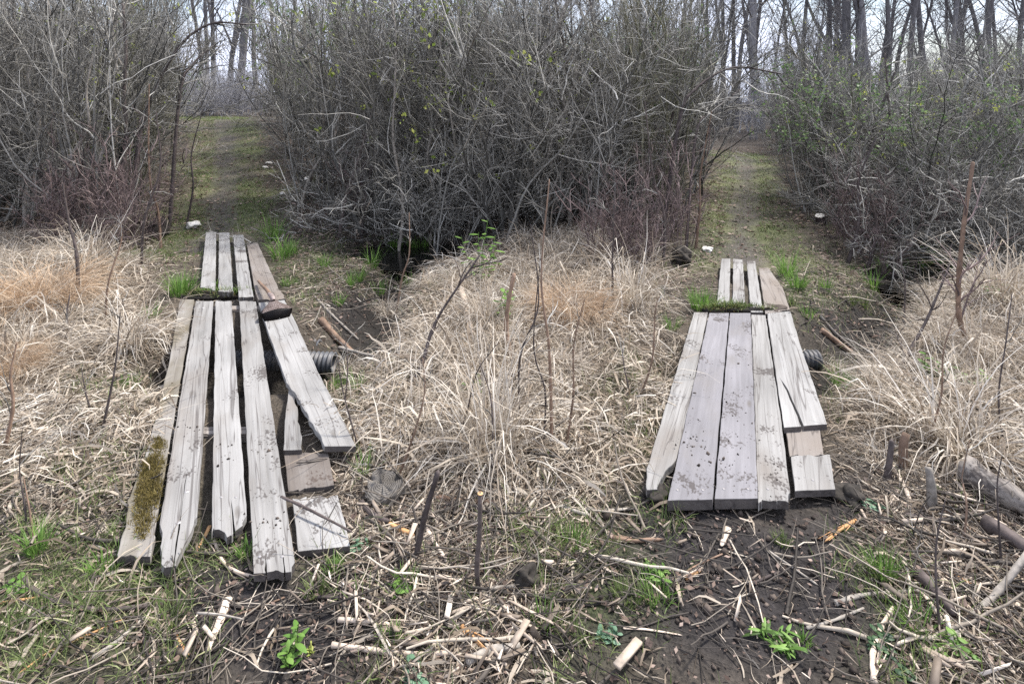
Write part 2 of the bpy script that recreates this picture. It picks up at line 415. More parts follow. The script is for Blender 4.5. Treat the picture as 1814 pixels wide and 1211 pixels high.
def copy_tree(o, parent=None):
    c = o.copy(); COL.objects.link(c); c.parent = parent
    for ch in list(o.children):
        copy_tree(ch, c)
    return c

class Geo:
    """collects verts, quads, tints"""
    def __init__(s): s.V, s.F, s.t, s.n = [], [], [], 0
    def add(s, V, Fq, t):
        s.V.append(V); s.F.append(Fq + s.n); s.t.append(t); s.n += len(V)
    def mesh(s, name, mat, smooth=False, off=(0, 0, 0)):
        return mk_mesh(name, np.concatenate(s.V) - np.array(off), np.concatenate(s.F), mat, np.concatenate(s.t), smooth)

def ribbons(P, W, side, tint, taper=True):
    """P (N,K,3) centre lines, W (N,) widths, side (N,3) unit"""
    N, K, _ = P.shape
    prof = np.linspace(1, 0.15, K) if taper else np.ones(K)
    if taper: prof = np.minimum(1.0, np.linspace(1.5, .12, K)); prof[0] = .7
    off = side[:, None, :] * (W[:, None, None] * .5 * prof[None, :, None])
    V = np.stack([P - off, P + off], 2).reshape(-1, 3)
    i = (np.arange(N)[:, None] * K + np.arange(K - 1)[None]).ravel() * 2
    Fq = np.stack([i, i + 1, i + 3, i + 2], 1)
    return V, Fq, np.repeat(tint, K * 2)

def blades(base, az, L, e0, droop, W, K, rng, wander=.25, tint=None, floor=None, crease=None):
    N = len(base)
    P = np.zeros((N, K, 3)); P[:, 0] = base
    a = az.copy(); e = e0.copy(); seg = L / (K - 1)
    for k in range(1, K):
        P[:, k, 0] = P[:, k - 1, 0] + seg * np.cos(e) * np.cos(a)
        P[:, k, 1] = P[:, k - 1, 1] + seg * np.cos(e) * np.sin(a)
        P[:, k, 2] = P[:, k - 1, 2] + seg * np.sin(e)
        if floor is not None:
            zf = floor(P[:, k, 0], P[:, k, 1]) + .006
            low = P[:, k, 2] < zf
            P[:, k, 2] = np.where(low, zf, P[:, k, 2]); e = np.where(low, np.maximum(e, -.05), e)
        e = e - droop / (K - 1); a = a + rng.normal(0, wander, N)
        if crease is not None:
            e = np.where(rng.random(N) < crease, e - rng.uniform(.5, 1.4, N), e)
    tw = rng.normal(0, .6, N)
    side = np.stack([-np.sin(az) * np.cos(tw), np.cos(az) * np.cos(tw), np.sin(tw)], 1)
    if tint is None: tint = rng.random(N)
    return ribbons(P, W, side, tint)

def tubes(P, R, tint, sides=3):
    N, K, _ = P.shape
    Tn = np.empty_like(P)
    Tn[:, 1:-1] = P[:, 2:] - P[:, :-2]; Tn[:, 0] = P[:, 1] - P[:, 0]; Tn[:, -1] = P[:, -1] - P[:, -2]
    Tn /= np.maximum(np.linalg.norm(Tn, axis=2, keepdims=True), 1e-9)
    ref = np.where(np.abs(Tn[:, :1, 2:3]) > .8, np.array([1., 0, 0]), np.array([0, 0, 1.]))
    U = np.cross(Tn, np.broadcast_to(ref, Tn.shape)); U /= np.maximum(np.linalg.norm(U, axis=2, keepdims=True), 1e-9)
    Wv = np.cross(Tn, U)
    ang = np.arange(sides) * 2 * math.pi / sides
    V = P[:, :, None] + R[:, :, None, None] * (U[:, :, None] * np.cos(ang)[None, None, :, None] + Wv[:, :, None] * np.sin(ang)[None, None, :, None])
    V = V.reshape(-1, 3)
    b = (np.arange(N)[:, None] * K + np.arange(K - 1)[None]).ravel() * sides
    Fs = [np.stack([b + j, b + (j + 1) % sides, b + (j + 1) % sides + sides, b + j + sides], 1) for j in range(sides)]
    return V, np.concatenate(Fs), np.repeat(tint, K * sides)

def unit(v):
    return v / np.maximum(np.linalg.norm(v, axis=-1, keepdims=True), 1e-9)

def grow(base, d, L, K, rng, wob=.15, lift=0.0):
    N = len(base); P = np.zeros((N, K, 3)); P[:, 0] = base; d = unit(d)
    for k in range(1, K):
        P[:, k] = P[:, k - 1] + d * (L / (K - 1))[:, None]
        d = unit(d + rng.normal(0, wob, (N, 3)) + np.array([0, 0, lift]))
    return P

def taper_r(r0, r1, K):
    return r0[:, None] + (r1 - r0)[:, None] * np.linspace(0, 1, K)[None]

def side_shoots(P, per, rng, tmin, tmax, Lf, ang, K, wob, lift):
    """shoots off every line of P: returns their lines"""
    N, Kp, _ = P.shape
    idx = np.repeat(np.arange(N), per)
    t = rng.uniform(tmin, tmax, N * per) * (Kp - 1)
    i = np.minimum(t.astype(int), Kp - 2); f = (t - i)[:, None]
    b = P[idx, i] * (1 - f) + P[idx, i + 1] * f
    tan = unit(P[idx, i + 1] - P[idx, i])
    rd = unit(np.cross(tan, rng.normal(0, 1, (N * per, 3))))
    a = rng.uniform(ang[0], ang[1], N * per)[:, None]
    d = tan * np.cos(a) + rd * np.sin(a)
    L = rng.uniform(Lf[0], Lf[1], N * per)
    return grow(b, d, L, K, rng, wob, lift)

def leaf_quads(at, size, rng, tint=None):
    N = len(at)
    u = unit(rng.normal(0, 1, (N, 3))); v = unit(np.cross(u, rng.normal(0, 1, (N, 3))))
    s = size[:, None]
    V = np.stack([at, at + u * s * .5 + v * s * .28, at + u * s, at + u * s * .5 - v * s * .28], 1).reshape(-1, 3)
    Fq = np.arange(N * 4).reshape(N, 4)
    if tint is None: tint = rng.random(N)
    return V, Fq, np.repeat(tint, 4)

# ------------------------------------------------------------------ ground: one sheet to the horizon
def axis(parts):
    out = []
    for a, b, s in parts:
        out.append(np.arange(a, b, s))
    return np.unique(np.round(np.concatenate(out), 4))
gx = axis([(-400, -40, 40), (-40, -12, 2), (-12, -7, .25), (-7, 7, .04), (7, 12, .25), (12, 40, 2), (40, 401, 40)])
gy = axis([(-60, 0, 6), (0, 1, .2), (1, 7.5, .035), (7.5, 12, .12), (12, 22, .4), (22, 60, 3), (60, 801, 40)])
GX, GY = np.meshgrid(gx, gy)
GZ = terrain(GX.ravel(), GY.ravel())
nx, ny = len(gx), len(gy)
ii = (np.arange(ny - 1)[:, None] * nx + np.arange(nx - 1)[None]).ravel()
gF = np.stack([ii, ii + 1, ii + nx + 1, ii + nx], 1)
gV = np.stack([GX.ravel(), GY.ravel(), GZ], 1)
zz = zones(gV[:, 0], gV[:, 1])
gcol = np.tile(np.array([.075, .062, .048]), (len(gV), 1))
def lay(c, w):
    global gcol
    w = np.clip(w, 0, 1)[:, None]; gcol = gcol * (1 - w) + np.array(c) * w
lay((.10, .078, .058), zz['straw'] * .9)
lay((.055, .07, .025), zz['green'] * .8)
lay((.11, .085, .065), zz['debris'] * .6)
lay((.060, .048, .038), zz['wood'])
lay((.105, .108, .062), zz['path'])
pn = fbm(gV[:, 0], gV[:, 1], 1.1, 61); pn2 = fbm(gV[:, 0], gV[:, 1], .35, 67)
lay((.145, .12, .092), zz['path'] * sstep(pn, .46, .62) * .8)
lay((.13, .14, .062), zz['path'] * sstep(pn2, .52, .66) * .7)
lay((.05, .045, .036), zz['path'] * sstep(1 - pn2, .56, .70) * .7)
rut = np.maximum(np.exp(-((zz['dl'] + (pn2 - .5) * .3) / .21) ** 2), np.exp(-((zz['dr'] + (pn2 - .5) * .3) / .19) ** 2)) * zz['path']
lay((.088, .077, .070), rut * .8)
lay((.030, .026, .025), zz['soil'])
lay((.024, .021, .018), zz['mud'])
def ground_mat():
    m, nt, b = new_mat('ground_earth')
    at = nt.nodes.new('ShaderNodeAttribute'); at.attribute_name = 'earth'
    tc = nt.nodes.new('ShaderNodeTexCoord')
    n1 = nt.nodes.new('ShaderNodeTexNoise'); n1.inputs['Scale'].default_value = 9; n1.inputs['Detail'].default_value = 9; n1.inputs['Roughness'].default_value = .7
    n2 = nt.nodes.new('ShaderNodeTexNoise'); n2.inputs['Scale'].default_value = 70; n2.inputs['Detail'].default_value = 5
    for n in (n1, n2): nt.links.new(tc.outputs['Object'], n.inputs['Vector'])
    ad = nt.nodes.new('ShaderNodeMath'); ad.operation = 'ADD'
    nt.links.new(n1.outputs['Fac'], ad.inputs[0]); nt.links.new(n2.outputs['Fac'], ad.inputs[1])
    mr = nt.nodes.new('ShaderNodeMapRange')
    for k, v in (('From Min', .7), ('From Max', 1.3), ('To Min', .45), ('To Max', 1.6)): mr.inputs[k].default_value = v
    nt.links.new(ad.outputs[0], mr.inputs['Value'])
    sc = nt.nodes.new('ShaderNodeVectorMath'); sc.operation = 'SCALE'
    nt.links.new(at.outputs['Vector'], sc.inputs[0]); nt.links.new(mr.outputs[0], sc.inputs['Scale'])
    nt.links.new(sc.outputs[0], b.inputs['Base Color'])
    bp = nt.nodes.new('ShaderNodeBump'); bp.inputs['Strength'].default_value = .9; bp.inputs['Distance'].default_value = .02
    nt.links.new(ad.outputs[0], bp.inputs['Height']); nt.links.new(bp.outputs[0], b.inputs['Normal'])
    b.inputs['Roughness'].default_value = .9
    return m
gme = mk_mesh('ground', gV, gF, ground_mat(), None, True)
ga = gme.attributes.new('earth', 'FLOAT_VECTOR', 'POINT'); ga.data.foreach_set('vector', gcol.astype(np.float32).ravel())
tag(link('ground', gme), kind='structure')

# dark standing water in the two hollows
def water_mat():
    m, nt, b = new_mat('dark_water')
    b.inputs['Base Color'].default_value = (.008, .008, .007, 1); b.inputs['Roughness'].default_value = .08; b.inputs['Specular IOR Level'].default_value = .4
    tc = nt.nodes.new('ShaderNodeTexCoord'); no = nt.nodes.new('ShaderNodeTexNoise'); no.inputs['Scale'].default_value = 12
    nt.links.new(tc.outputs['Object'], no.inputs['Vector'])
    bp = nt.nodes.new('ShaderNodeBump'); bp.inputs['Strength'].default_value = .08; nt.links.new(no.outputs['Fac'], bp.inputs['Height']); nt.links.new(bp.outputs[0], b.inputs['Normal'])
    return m
wm = water_mat()
for (cx, cy), rx, ry in POOLS:
    S = 32; V = [(cx, cy, -.2)] + [(cx + 1.1 * rx * math.cos(2 * math.pi * j / S), cy + 1.15 * ry * math.sin(2 * math.pi * j / S), -.2) for j in range(S)]
    me = bpy.data.meshes.new('pool_water'); me.from_pydata(V, [], [(0, 1 + j, 1 + (j + 1) % S) for j in range(S)]); me.materials.append(wm)
    tag(link('pool_water', me), kind='structure')

# ------------------------------------------------------------------ planks
def jag(p, q, amp, step, rng, across=True):
    """points from p towards q (q left out); a broken end frays in fibres of uneven width, a long edge only wavers"""
    p = Vector(p); q = Vector(q); L = (q - p).length; nrm = Vector((-(q - p).y, (q - p).x)).normalized()
    out = []; t = 0.0; slow = rng.uniform(0, 6.28); k = 0
    while t < L - step * .4:
        if k == 0: a = 0
        elif across: a = amp * (1.3 * math.sin(t * 38 + slow) + .7 * math.sin(t * 95 + 2 * slow)) + rng.exponential(amp * .7) * rng.choice([-1, 1])
        else: a = amp * (1.2 * math.sin(t * 21 + slow) + .6 * math.sin(t * 57 + 2 * slow)) + rng.normal(0, amp * .12)
        out.append(p.lerp(q, t / L) + nrm * a)
        t += step * (rng.gamma(1.6, .6) + .25 if across else rng.uniform(.6, 1.4)); k += 1
    return out

def plank(name, label, pts, mat, ztop=.06, thick=.042, rough_edges=(), tilt=0.0, roll=0.0, group=None, cat='board', seed=0, ref=None):
    """pts: photo pixels of the top face, far-left, far-right, then round to the near-left; rough_edges: indices of broken edges"""
    rng = np.random.default_rng(100 + seed)
    W = [Vector(flat(px, py, ztop)) for px, py in pts]
    far = (W[0] + W[1]) * .5
    near = sum(W[2:], Vector((0, 0))) / len(W[2:])
    if ref: near = Vector(flat(*ref, ztop))
    ax = (far - near).normalized(); ang = math.atan2(-ax.x, ax.y)
    c = (far + near) * .5
    Rm = Matrix.Rotation(-ang, 2)
    loc = [Rm @ (w - c) for w in W]
    ring = []
    n = len(loc)
    for k in range(n):
        e = loc[(k + 1) % n] - loc[k]
        if k in rough_edges and abs(e.x) > .5 * abs(e.y): ring += jag(loc[k], loc[(k + 1) % n], .0042, .010, rng)
        elif k in rough_edges: ring += jag(loc[k], loc[(k + 1) % n], .0035, .018, rng, False)
        else: ring += jag(loc[k], loc[(k + 1) % n], .0010, .045, rng, False)
    bm = bmesh.new()
    vs = [bm.verts.new((p.x, p.y, 0)) for p in ring]
    f = bm.faces.new(vs); f.normal_update()
    if f.normal.z < 0: f.normal_flip()
    top_edges = list(f.edges)
    r = bmesh.ops.extrude_face_region(bm, geom=[f])
    up = [v for v in r['geom'] if isinstance(v, bmesh.types.BMVert)]
    for v in vs: v.co.z = -thick
    bm.faces.ensure_lookup_table()
    bmesh.ops.recalc_face_normals(bm, faces=bm.faces)
    topf = [g for g in bm.faces if all(abs(v.co.z) < 1e-6 for v in g.verts)]
    te = [e for e in topf[0].edges] if topf else []
    bmesh.ops.bevel(bm, geom=te, offset=.0035, segments=2, affect='EDGES', profile=.6, clamp_overlap=True)
    bm.normal_update()
    for g in bm.faces:
        if abs(g.normal.z) < .3 and abs(g.normal.y) > .55: g.material_index = 1  # end faces take the damp wood darkened to stand in for shade
    bmesh.ops.triangulate(bm, faces=[g for g in bm.faces if len(g.verts) > 4])
    me = bpy.data.meshes.new(name); bm.to_mesh(me); bm.free(); me.materials.append(mat); me.materials.append(M['shaded_end_grain'])
    o = link(name, me, None, (c.x, c.y, ztop), (tilt, roll, ang))
    tag(o, label, cat, group)
    return o, [W, c, ang]

def nail_child(o, lx, ly, r=.007, name='nail_head', mat=None, h=.0022):
    bm = bmesh.new()
    bmesh.ops.create_cone(bm, cap_ends=True, segments=12, radius1=r, radius2=r * .7, depth=h)
    me = bpy.data.meshes.new(name); bm.to_mesh(me); bm.free(); me.materials.append(mat or M['nail'])
    return link(name, me, o, (lx, ly, h / 2 + .0005))

def local_of(o, px, py):
    z = o.location.z; x, y = flat(px, py, z)
    v = Matrix.Rotation(-o.rotation_euler.z, 2) @ Vector((x - o.location.x, y - o.location.y))
    return v

GL, GR = 'loose weathered boards of the broken footbridge', 'boards of the repaired footbridge'
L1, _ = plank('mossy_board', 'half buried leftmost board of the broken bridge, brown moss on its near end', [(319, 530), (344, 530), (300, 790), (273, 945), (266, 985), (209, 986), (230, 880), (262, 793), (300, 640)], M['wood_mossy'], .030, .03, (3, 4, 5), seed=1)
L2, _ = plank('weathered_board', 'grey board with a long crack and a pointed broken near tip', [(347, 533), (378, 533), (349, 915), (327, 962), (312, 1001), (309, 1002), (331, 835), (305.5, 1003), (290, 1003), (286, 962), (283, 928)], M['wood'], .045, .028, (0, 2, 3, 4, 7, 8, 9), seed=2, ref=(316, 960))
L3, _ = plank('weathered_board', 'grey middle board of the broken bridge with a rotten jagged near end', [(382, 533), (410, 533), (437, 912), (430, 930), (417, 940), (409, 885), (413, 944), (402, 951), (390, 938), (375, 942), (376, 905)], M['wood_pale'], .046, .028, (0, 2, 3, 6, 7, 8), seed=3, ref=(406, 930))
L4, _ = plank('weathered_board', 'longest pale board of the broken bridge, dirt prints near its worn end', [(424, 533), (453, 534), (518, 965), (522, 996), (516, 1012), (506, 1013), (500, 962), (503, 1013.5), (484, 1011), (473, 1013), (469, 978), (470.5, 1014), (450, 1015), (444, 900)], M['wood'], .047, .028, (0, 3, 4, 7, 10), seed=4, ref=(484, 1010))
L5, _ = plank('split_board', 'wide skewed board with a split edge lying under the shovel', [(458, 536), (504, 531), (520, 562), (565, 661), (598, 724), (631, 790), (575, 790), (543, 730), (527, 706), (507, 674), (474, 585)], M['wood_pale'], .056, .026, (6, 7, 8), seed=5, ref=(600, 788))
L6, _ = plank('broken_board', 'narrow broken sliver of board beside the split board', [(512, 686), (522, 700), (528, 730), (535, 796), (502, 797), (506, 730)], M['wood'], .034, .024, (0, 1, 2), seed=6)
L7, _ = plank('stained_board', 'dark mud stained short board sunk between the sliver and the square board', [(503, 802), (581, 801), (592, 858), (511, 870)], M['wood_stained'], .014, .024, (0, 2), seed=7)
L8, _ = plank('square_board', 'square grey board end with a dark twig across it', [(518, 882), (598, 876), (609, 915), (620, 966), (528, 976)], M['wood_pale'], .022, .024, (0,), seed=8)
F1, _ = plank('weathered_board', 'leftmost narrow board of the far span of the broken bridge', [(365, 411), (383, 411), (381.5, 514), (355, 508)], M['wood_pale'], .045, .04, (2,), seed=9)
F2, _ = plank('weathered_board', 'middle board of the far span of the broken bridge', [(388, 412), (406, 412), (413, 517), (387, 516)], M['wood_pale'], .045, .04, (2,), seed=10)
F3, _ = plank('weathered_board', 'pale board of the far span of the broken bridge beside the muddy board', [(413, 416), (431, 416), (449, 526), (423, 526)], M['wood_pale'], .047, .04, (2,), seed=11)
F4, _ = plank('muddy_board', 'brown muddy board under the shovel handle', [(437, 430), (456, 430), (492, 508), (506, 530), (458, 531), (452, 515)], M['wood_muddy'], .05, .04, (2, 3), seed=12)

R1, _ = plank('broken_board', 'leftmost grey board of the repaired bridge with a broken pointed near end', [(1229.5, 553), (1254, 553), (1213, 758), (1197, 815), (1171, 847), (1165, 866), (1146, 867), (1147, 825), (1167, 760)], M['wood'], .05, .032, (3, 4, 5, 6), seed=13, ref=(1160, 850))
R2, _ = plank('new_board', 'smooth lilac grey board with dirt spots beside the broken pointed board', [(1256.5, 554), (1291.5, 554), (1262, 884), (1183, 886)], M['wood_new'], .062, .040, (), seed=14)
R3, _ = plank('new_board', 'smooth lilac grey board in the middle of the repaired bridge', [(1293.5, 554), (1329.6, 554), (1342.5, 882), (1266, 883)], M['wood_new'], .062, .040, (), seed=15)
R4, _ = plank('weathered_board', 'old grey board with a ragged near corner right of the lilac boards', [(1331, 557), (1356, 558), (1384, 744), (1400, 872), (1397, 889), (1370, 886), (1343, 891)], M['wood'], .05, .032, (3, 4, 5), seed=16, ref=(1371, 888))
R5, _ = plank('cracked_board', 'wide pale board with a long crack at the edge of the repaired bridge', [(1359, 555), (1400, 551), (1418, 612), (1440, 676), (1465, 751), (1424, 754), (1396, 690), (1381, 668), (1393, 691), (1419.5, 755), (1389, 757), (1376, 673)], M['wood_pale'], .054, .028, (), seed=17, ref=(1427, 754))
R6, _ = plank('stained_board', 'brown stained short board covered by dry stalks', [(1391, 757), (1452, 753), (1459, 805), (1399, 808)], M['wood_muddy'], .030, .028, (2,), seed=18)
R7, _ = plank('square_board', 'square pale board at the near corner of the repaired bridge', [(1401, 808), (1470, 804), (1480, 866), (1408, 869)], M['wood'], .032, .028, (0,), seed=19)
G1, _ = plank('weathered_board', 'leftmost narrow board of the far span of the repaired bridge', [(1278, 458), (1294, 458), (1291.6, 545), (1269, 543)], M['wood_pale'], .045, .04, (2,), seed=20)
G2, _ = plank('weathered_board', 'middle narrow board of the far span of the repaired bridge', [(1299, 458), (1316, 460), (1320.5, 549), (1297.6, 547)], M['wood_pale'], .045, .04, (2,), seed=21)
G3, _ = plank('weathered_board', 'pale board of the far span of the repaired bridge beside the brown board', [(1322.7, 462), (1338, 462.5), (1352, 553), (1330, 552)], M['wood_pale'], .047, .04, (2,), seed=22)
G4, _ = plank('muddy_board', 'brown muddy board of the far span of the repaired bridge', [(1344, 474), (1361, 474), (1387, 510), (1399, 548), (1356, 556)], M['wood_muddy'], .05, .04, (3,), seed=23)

# nails and screws
for o, L in ((L2, [(316, 925), (331, 870), (360, 545)]), (L3, [(392, 880), (418, 880), (396, 548)]), (L4, [(460, 985), (500, 985), (440, 548)]),
             (R2, [(1200, 868), (1245, 868), (1268, 565), (1283, 565)]), (R3, [(1282, 866), (1325, 866), (1303, 565), (1320, 565)]), (L8, [(560, 905)]), (R7, [(1440, 850)]), (R4, [(1360, 866)])):
    for p in L:
        v = local_of(o, *p); nail_child(o, v.x, v.y, .010 if o in (L2,) else .006)

# sleepers that carry the boards, lying across the ditch banks
def sleeper(label, a, b, w, ztop, seed):
    (x0, y0), (x1, y1) = flat(*a, ztop), flat(*b, ztop)
    L = math.hypot(x1 - x0, y1 - y0); bm = bmesh.new()
    bmesh.ops.create_cube(bm, size=1)
    for v in bm.verts: v.co = Vector((v.co.x * w, v.co.y * L, (v.co.z - .5) * .07))
    bmesh.ops.bevel(bm, geom=list(bm.edges), offset=.006, segments=2, affect='EDGES')
    me = bpy.data.meshes.new('cross_timber'); bm.to_mesh(me); bm.free(); me.materials.append(M['wood_rot'])
    o = link('cross_timber', me, None, ((x0 + x1) / 2, (y0 + y1) / 2, ztop), (0, 0, math.atan2(y1 - y0, x1 - x0) - math.pi / 2))
    tag(o, label, 'timber')
sleeper('pale cross timber seen in the gaps under the middle of the broken bridge', (300, 762), (478, 762), .07, .012, 1)
sleeper('cross timber under the far ends of the broken bridge boards', (330, 545), (500, 545), .09, .012, 2)
sleeper('cross timber under the far ends of the repaired bridge boards', (1240, 566), (1395, 564), .09, .012, 3)

# ------------------------------------------------------------------ culvert pipes
def culvert(label, a, b, z, r):
    (x0, y0), (x1, y1) = flat(*a, z), flat(*b, z)
    A = Vector((x0, y0, z)); B = Vector((x1, y1, z)); L = (B - A).length
    n = int(L / .006); V = []; S = 28
    prof = [(k * L / n, r + .007 * math.sin(2 * math.pi * k * L / n / .030)) for k in range(n + 1)]
    prof += [(L, r - .016), (L - .12, r - .016)]
    prof = [(0.12, r - .016), (0, r - .016)] + prof
    for y, rr in prof:
        for j in range(S):
            t = 2 * math.pi * j / S; V.append((rr * math.cos(t), y, rr * math.sin(t)))
    Fq = [[k * S + j, k * S + (j + 1) % S, (k + 1) * S + (j + 1) % S, (k + 1) * S + j] for k in range(len(prof) - 1) for j in range(S)]
    me = mk_mesh('culvert_pipe', V, Fq, M['pipe'], None, True)
    d = B - A
    tag(link('culvert_pipe', me, None, A, (0, 0, math.atan2(d.y, d.x) - math.pi / 2)), label, 'pipe')
culvert('corrugated grey blue culvert pipe under the broken bridge', (395, 640), (592, 643), -.14, .066)
culvert('second corrugated culvert pipe half hidden behind the first by the split board', (455, 612), (566, 616), -.15, .052)
culvert('corrugated dark culvert pipe showing beside the cracked board of the repaired bridge', (1290, 634), (1452, 637), -.185, .06)

# ------------------------------------------------------------------ shovel
def shovel():
    zb = .057
    x0, y0 = flat(492, 566, zb); xt, yt = flat(461, 489, .10)
    d = Vector((xt - x0, yt - y0)).normalized(); ang = math.atan2(-d.x, d.y)
    root = thing('shovel', 'shovel lying on the far end of the split board, dark blade towards the viewer', 'shovel', (x0, y0, zb))
    root.rotation_euler = (0, 0, ang + .02)
    # blade: rows from the cutting lip (y=0) back to the socket; local x across
    rows = [(0.0, .078, .004), (.004, .092, .030), (.012, .103, .055), (.030, .105, .066), (.07, .098, .072), (.12, .070, .076), (.17, .042, .080), (.21, .024, .083)]
    C = 13; bm = bmesh.new(); gr = []
    for y, hw, z in rows:
        r = []
        for j in range(C):
            u = -1 + 2 * j / (C - 1)
            sag = .016 * (u * u) * (1 if y < .2 else .4)
            r.append(bm.verts.new((hw * u, y + .018 * u * u * (1 if y < .02 else 0), z - sag)))
        gr.append(r)
    for a, b_ in zip(gr[:-1], gr[1:]):
        for j in range(C - 1):
            f = bm.faces.new((a[j], a[j + 1], b_[j + 1], b_[j])); f.smooth = True
            f.material_index = 0 if rows[gr.index(a)][0] < .02 else 1
    bmesh.ops.solidify(bm, geom=list(bm.faces), thickness=.004)
    me = bpy.data.meshes.new('blade'); bm.to_mesh(me); bm.free(); me.materials.append(M['steel']); me.materials.append(M['muddy_steel'])
    bl = link('blade', me, root)
    P = np.array([[(0, .17, .082), (0, .23, .088), (0, .30, .085), (0, .36, .075)]]); R = np.array([[.012, .019, .018, .0155]])
    V, Fq, t = tubes(P, R, np.array([.5]), 12)
    link('socket', mk_mesh('socket', V, Fq, M['muddy_steel'], t, True), root)
    ln = .92
    ks = np.linspace(0, 1, 14)
    P = np.stack([.004 * np.sin(ks * 5), .30 + ks * (ln - .3), .080 - .055 * ks], 1)[None]
    R = (.0150 - .005 * ks)[None]
    V, Fq, t = tubes(P, R, np.array([.55]), 12)
    link('handle', mk_mesh('handle', V, Fq, M['stick_brown'], t, True), root)
shovel()

# ------------------------------------------------------------------ stones, clods, stumps, logs
def lump(name, label, cat, px, py, w, h, mat, seed, rough=.25, sink=.2, group=None, dz=1.0):
    b = hit(px, py); s = b.y / F
    bm = bmesh.new(); bmesh.ops.create_icosphere(bm, subdivisions=4, radius=1)
    rs = np.random.default_rng(seed); ph = rs.uniform(0, 6, (8, 3)); fr = rs.uniform(1.2, 5, (8, 3))
    for v in bm.verts:
        d = 1 + rough * sum(math.sin(fr[k][0] * v.co.x + ph[k][0]) * math.sin(fr[k][1] * v.co.y + ph[k][1]) * math.sin(fr[k][2] * v.co.z + ph[k][2]) for k in range(8)) * .6
        v.co = Vector((v.co.x * d * w * s / 2, v.co.y * d * w * s / 2 * dz, v.co.z * d * h * s / 2))
    for f in bm.faces: f.smooth = True
    me = bpy.data.meshes.new(name); bm.to_mesh(me); bm.free(); me.materials.append(mat)
    a = me.attributes.new('tint', 'FLOAT', 'POINT'); a.data.foreach_set('value', rs.uniform(.3, .8, len(me.vertices)).astype(np.float32))
    return tag(link(name, me, None, (b.x, b.y, b.z + h * s / 2 * (1 - sink))), label, cat, group)
lump('stone', 'pale stone at the edge of the path beyond the broken bridge', 'stone', 342, 403, 22, 12, M['rock'], 3)
lump('stone', 'pale stone at the edge of the path beyond the repaired bridge', 'stone', 1253, 446, 18, 9, M['rock'], 4)
lump('root_clod', 'dark rounded root clod under the shrubs by the broken bridge', 'clod', 282, 420, 34, 34, M['clod'], 5, .3)
lump('root_clod', 'dark rounded root clod under the shrubs by the repaired bridge', 'clod', 1208, 466, 34, 30, M['clod'], 6, .3)
lump('soil_clod', 'dark clod of turned soil beside the square pale board', 'clod', 1502, 884, 46, 22, M['clod'], 7, .55, .35)
lump('soil_clod', 'dark clod of soil under the broken pointed board of the repaired bridge', 'clod', 1166, 886, 40, 24, M['clod'], 8, .4, .4)
lump('soil_clod', 'black soil hollow clod at the foot of the tall dark stems', 'clod', 930, 1035, 40, 36, M['clod'], 9, .4, .4)
lump('mud_lump', 'reddish mud lump on the joint between the spans of the repaired bridge', 'mud', 1372, 556, 44, 12, M['crumb'], 10, .4, .2)
def turf_lip(label, px, py, w, seed):
    o = lump('turf_lip', label, 'turf', px, py, w, 16, M['clod'], seed, .3, .35, None, .16)
    rs = np.random.default_rng(seed); vv = np.array([tuple(v.co) for v in o.data.vertices if v.co.z > .004])
    P = vv[rs.integers(0, len(vv), 900)] + rs.normal(0, .006, (900, 3))
    P = P[vnoise(P[:, 0] + 5, P[:, 1], .09, seed) > .35]; n = len(P); gr = rs.random(n) < .6
    for nm, mk, sel, hh in (('grass_blades', 'grass', gr, (.02, .08)), ('moss', 'moss', ~gr, (.01, .03))):
        q = P[sel]; m = len(q)
        V, Fq, t = blades(q, rs.uniform(0, 6.28, m), rs.uniform(hh[0], hh[1], m), rs.uniform(.5, 1.5, m), rs.uniform(.2, 1.5, m), rs.uniform(.003, .006, m), 4, rs, .2, rs.beta(2, 2, m))
        c = link(nm, mk_mesh(nm, V, Fq, M[mk], t), o); c['kind'] = 'stuff'
turf_lip('mossy turf lip between the two spans of the broken bridge', 388, 530, 120, 12)
turf_lip('mossy turf lip between the two spans of the repaired bridge', 1300, 555, 104, 13)
lump('mud_lump', 'reddish mud lump beside the shovel socket', 'mud', 456, 530, 30, 10, M['crumb'], 11, .4, .2)
for k, (px, py, w, lb) in enumerate([(476, 291, 12, 'pale stone on the grassy right edge of the path to the broken bridge'), (470, 299, 9, 'smaller pale stone beside another on the path edge'),
                                     (1432, 352, 11, 'pale stone on the grassy right edge of the path to the repaired bridge'), (500, 345, 9, 'pale stone near the cut stump by the broken bridge path')]):
    lump('stone', lb, 'stone', px, py, w, 6, M['rock'], 30 + k, .2, .3)

def cut_stump(label, px, py, w, h, lean, seed):
    b = hit(px, py); s = b.y / F; r = w * s / 2; hh = h * s
    root = thing('cut_stump', label, 'stump', b)
    ks = np.linspace(0, 1, 7)
    P = np.stack([lean * ks * hh, -.25 * ks * hh, ks * hh - .03], 1)[None]
    R = (r * (1.25 - .3 * ks ** .6))[None]
    V, Fq, t = tubes(P, R, np.array([.35]), 18)
    rs = np.random.default_rng(seed); V = V + rs.normal(0, r * .05, V.shape)
    link('bark', mk_mesh('bark', V, Fq, M['stick_dark'], t, True), root)
    top = P[0, -1]; ring = V[-18:]
    bm = bmesh.new(); c = bm.verts.new(tuple(top + np.array([lean * .01, -.003, .008]))); vs = [bm.verts.new(tuple(v + np.array([0, 0, .002]))) for v in ring]
    for j in range(18): bm.faces.new((c, vs[j], vs[(j + 1) % 18]))
    bmesh.ops.recalc_face_normals(bm, faces=bm.faces)
    me = bpy.data.meshes.new('cut_face'); bm.to_mesh(me); bm.free()
    me.materials.append(M['cut'] if False else M['rock'])
    a = me.attributes.new('tint', 'FLOAT', 'POINT'); a.data.foreach_set('value', np.full(len(me.vertices), .7, np.float32))
    link('cut_face', me, root)
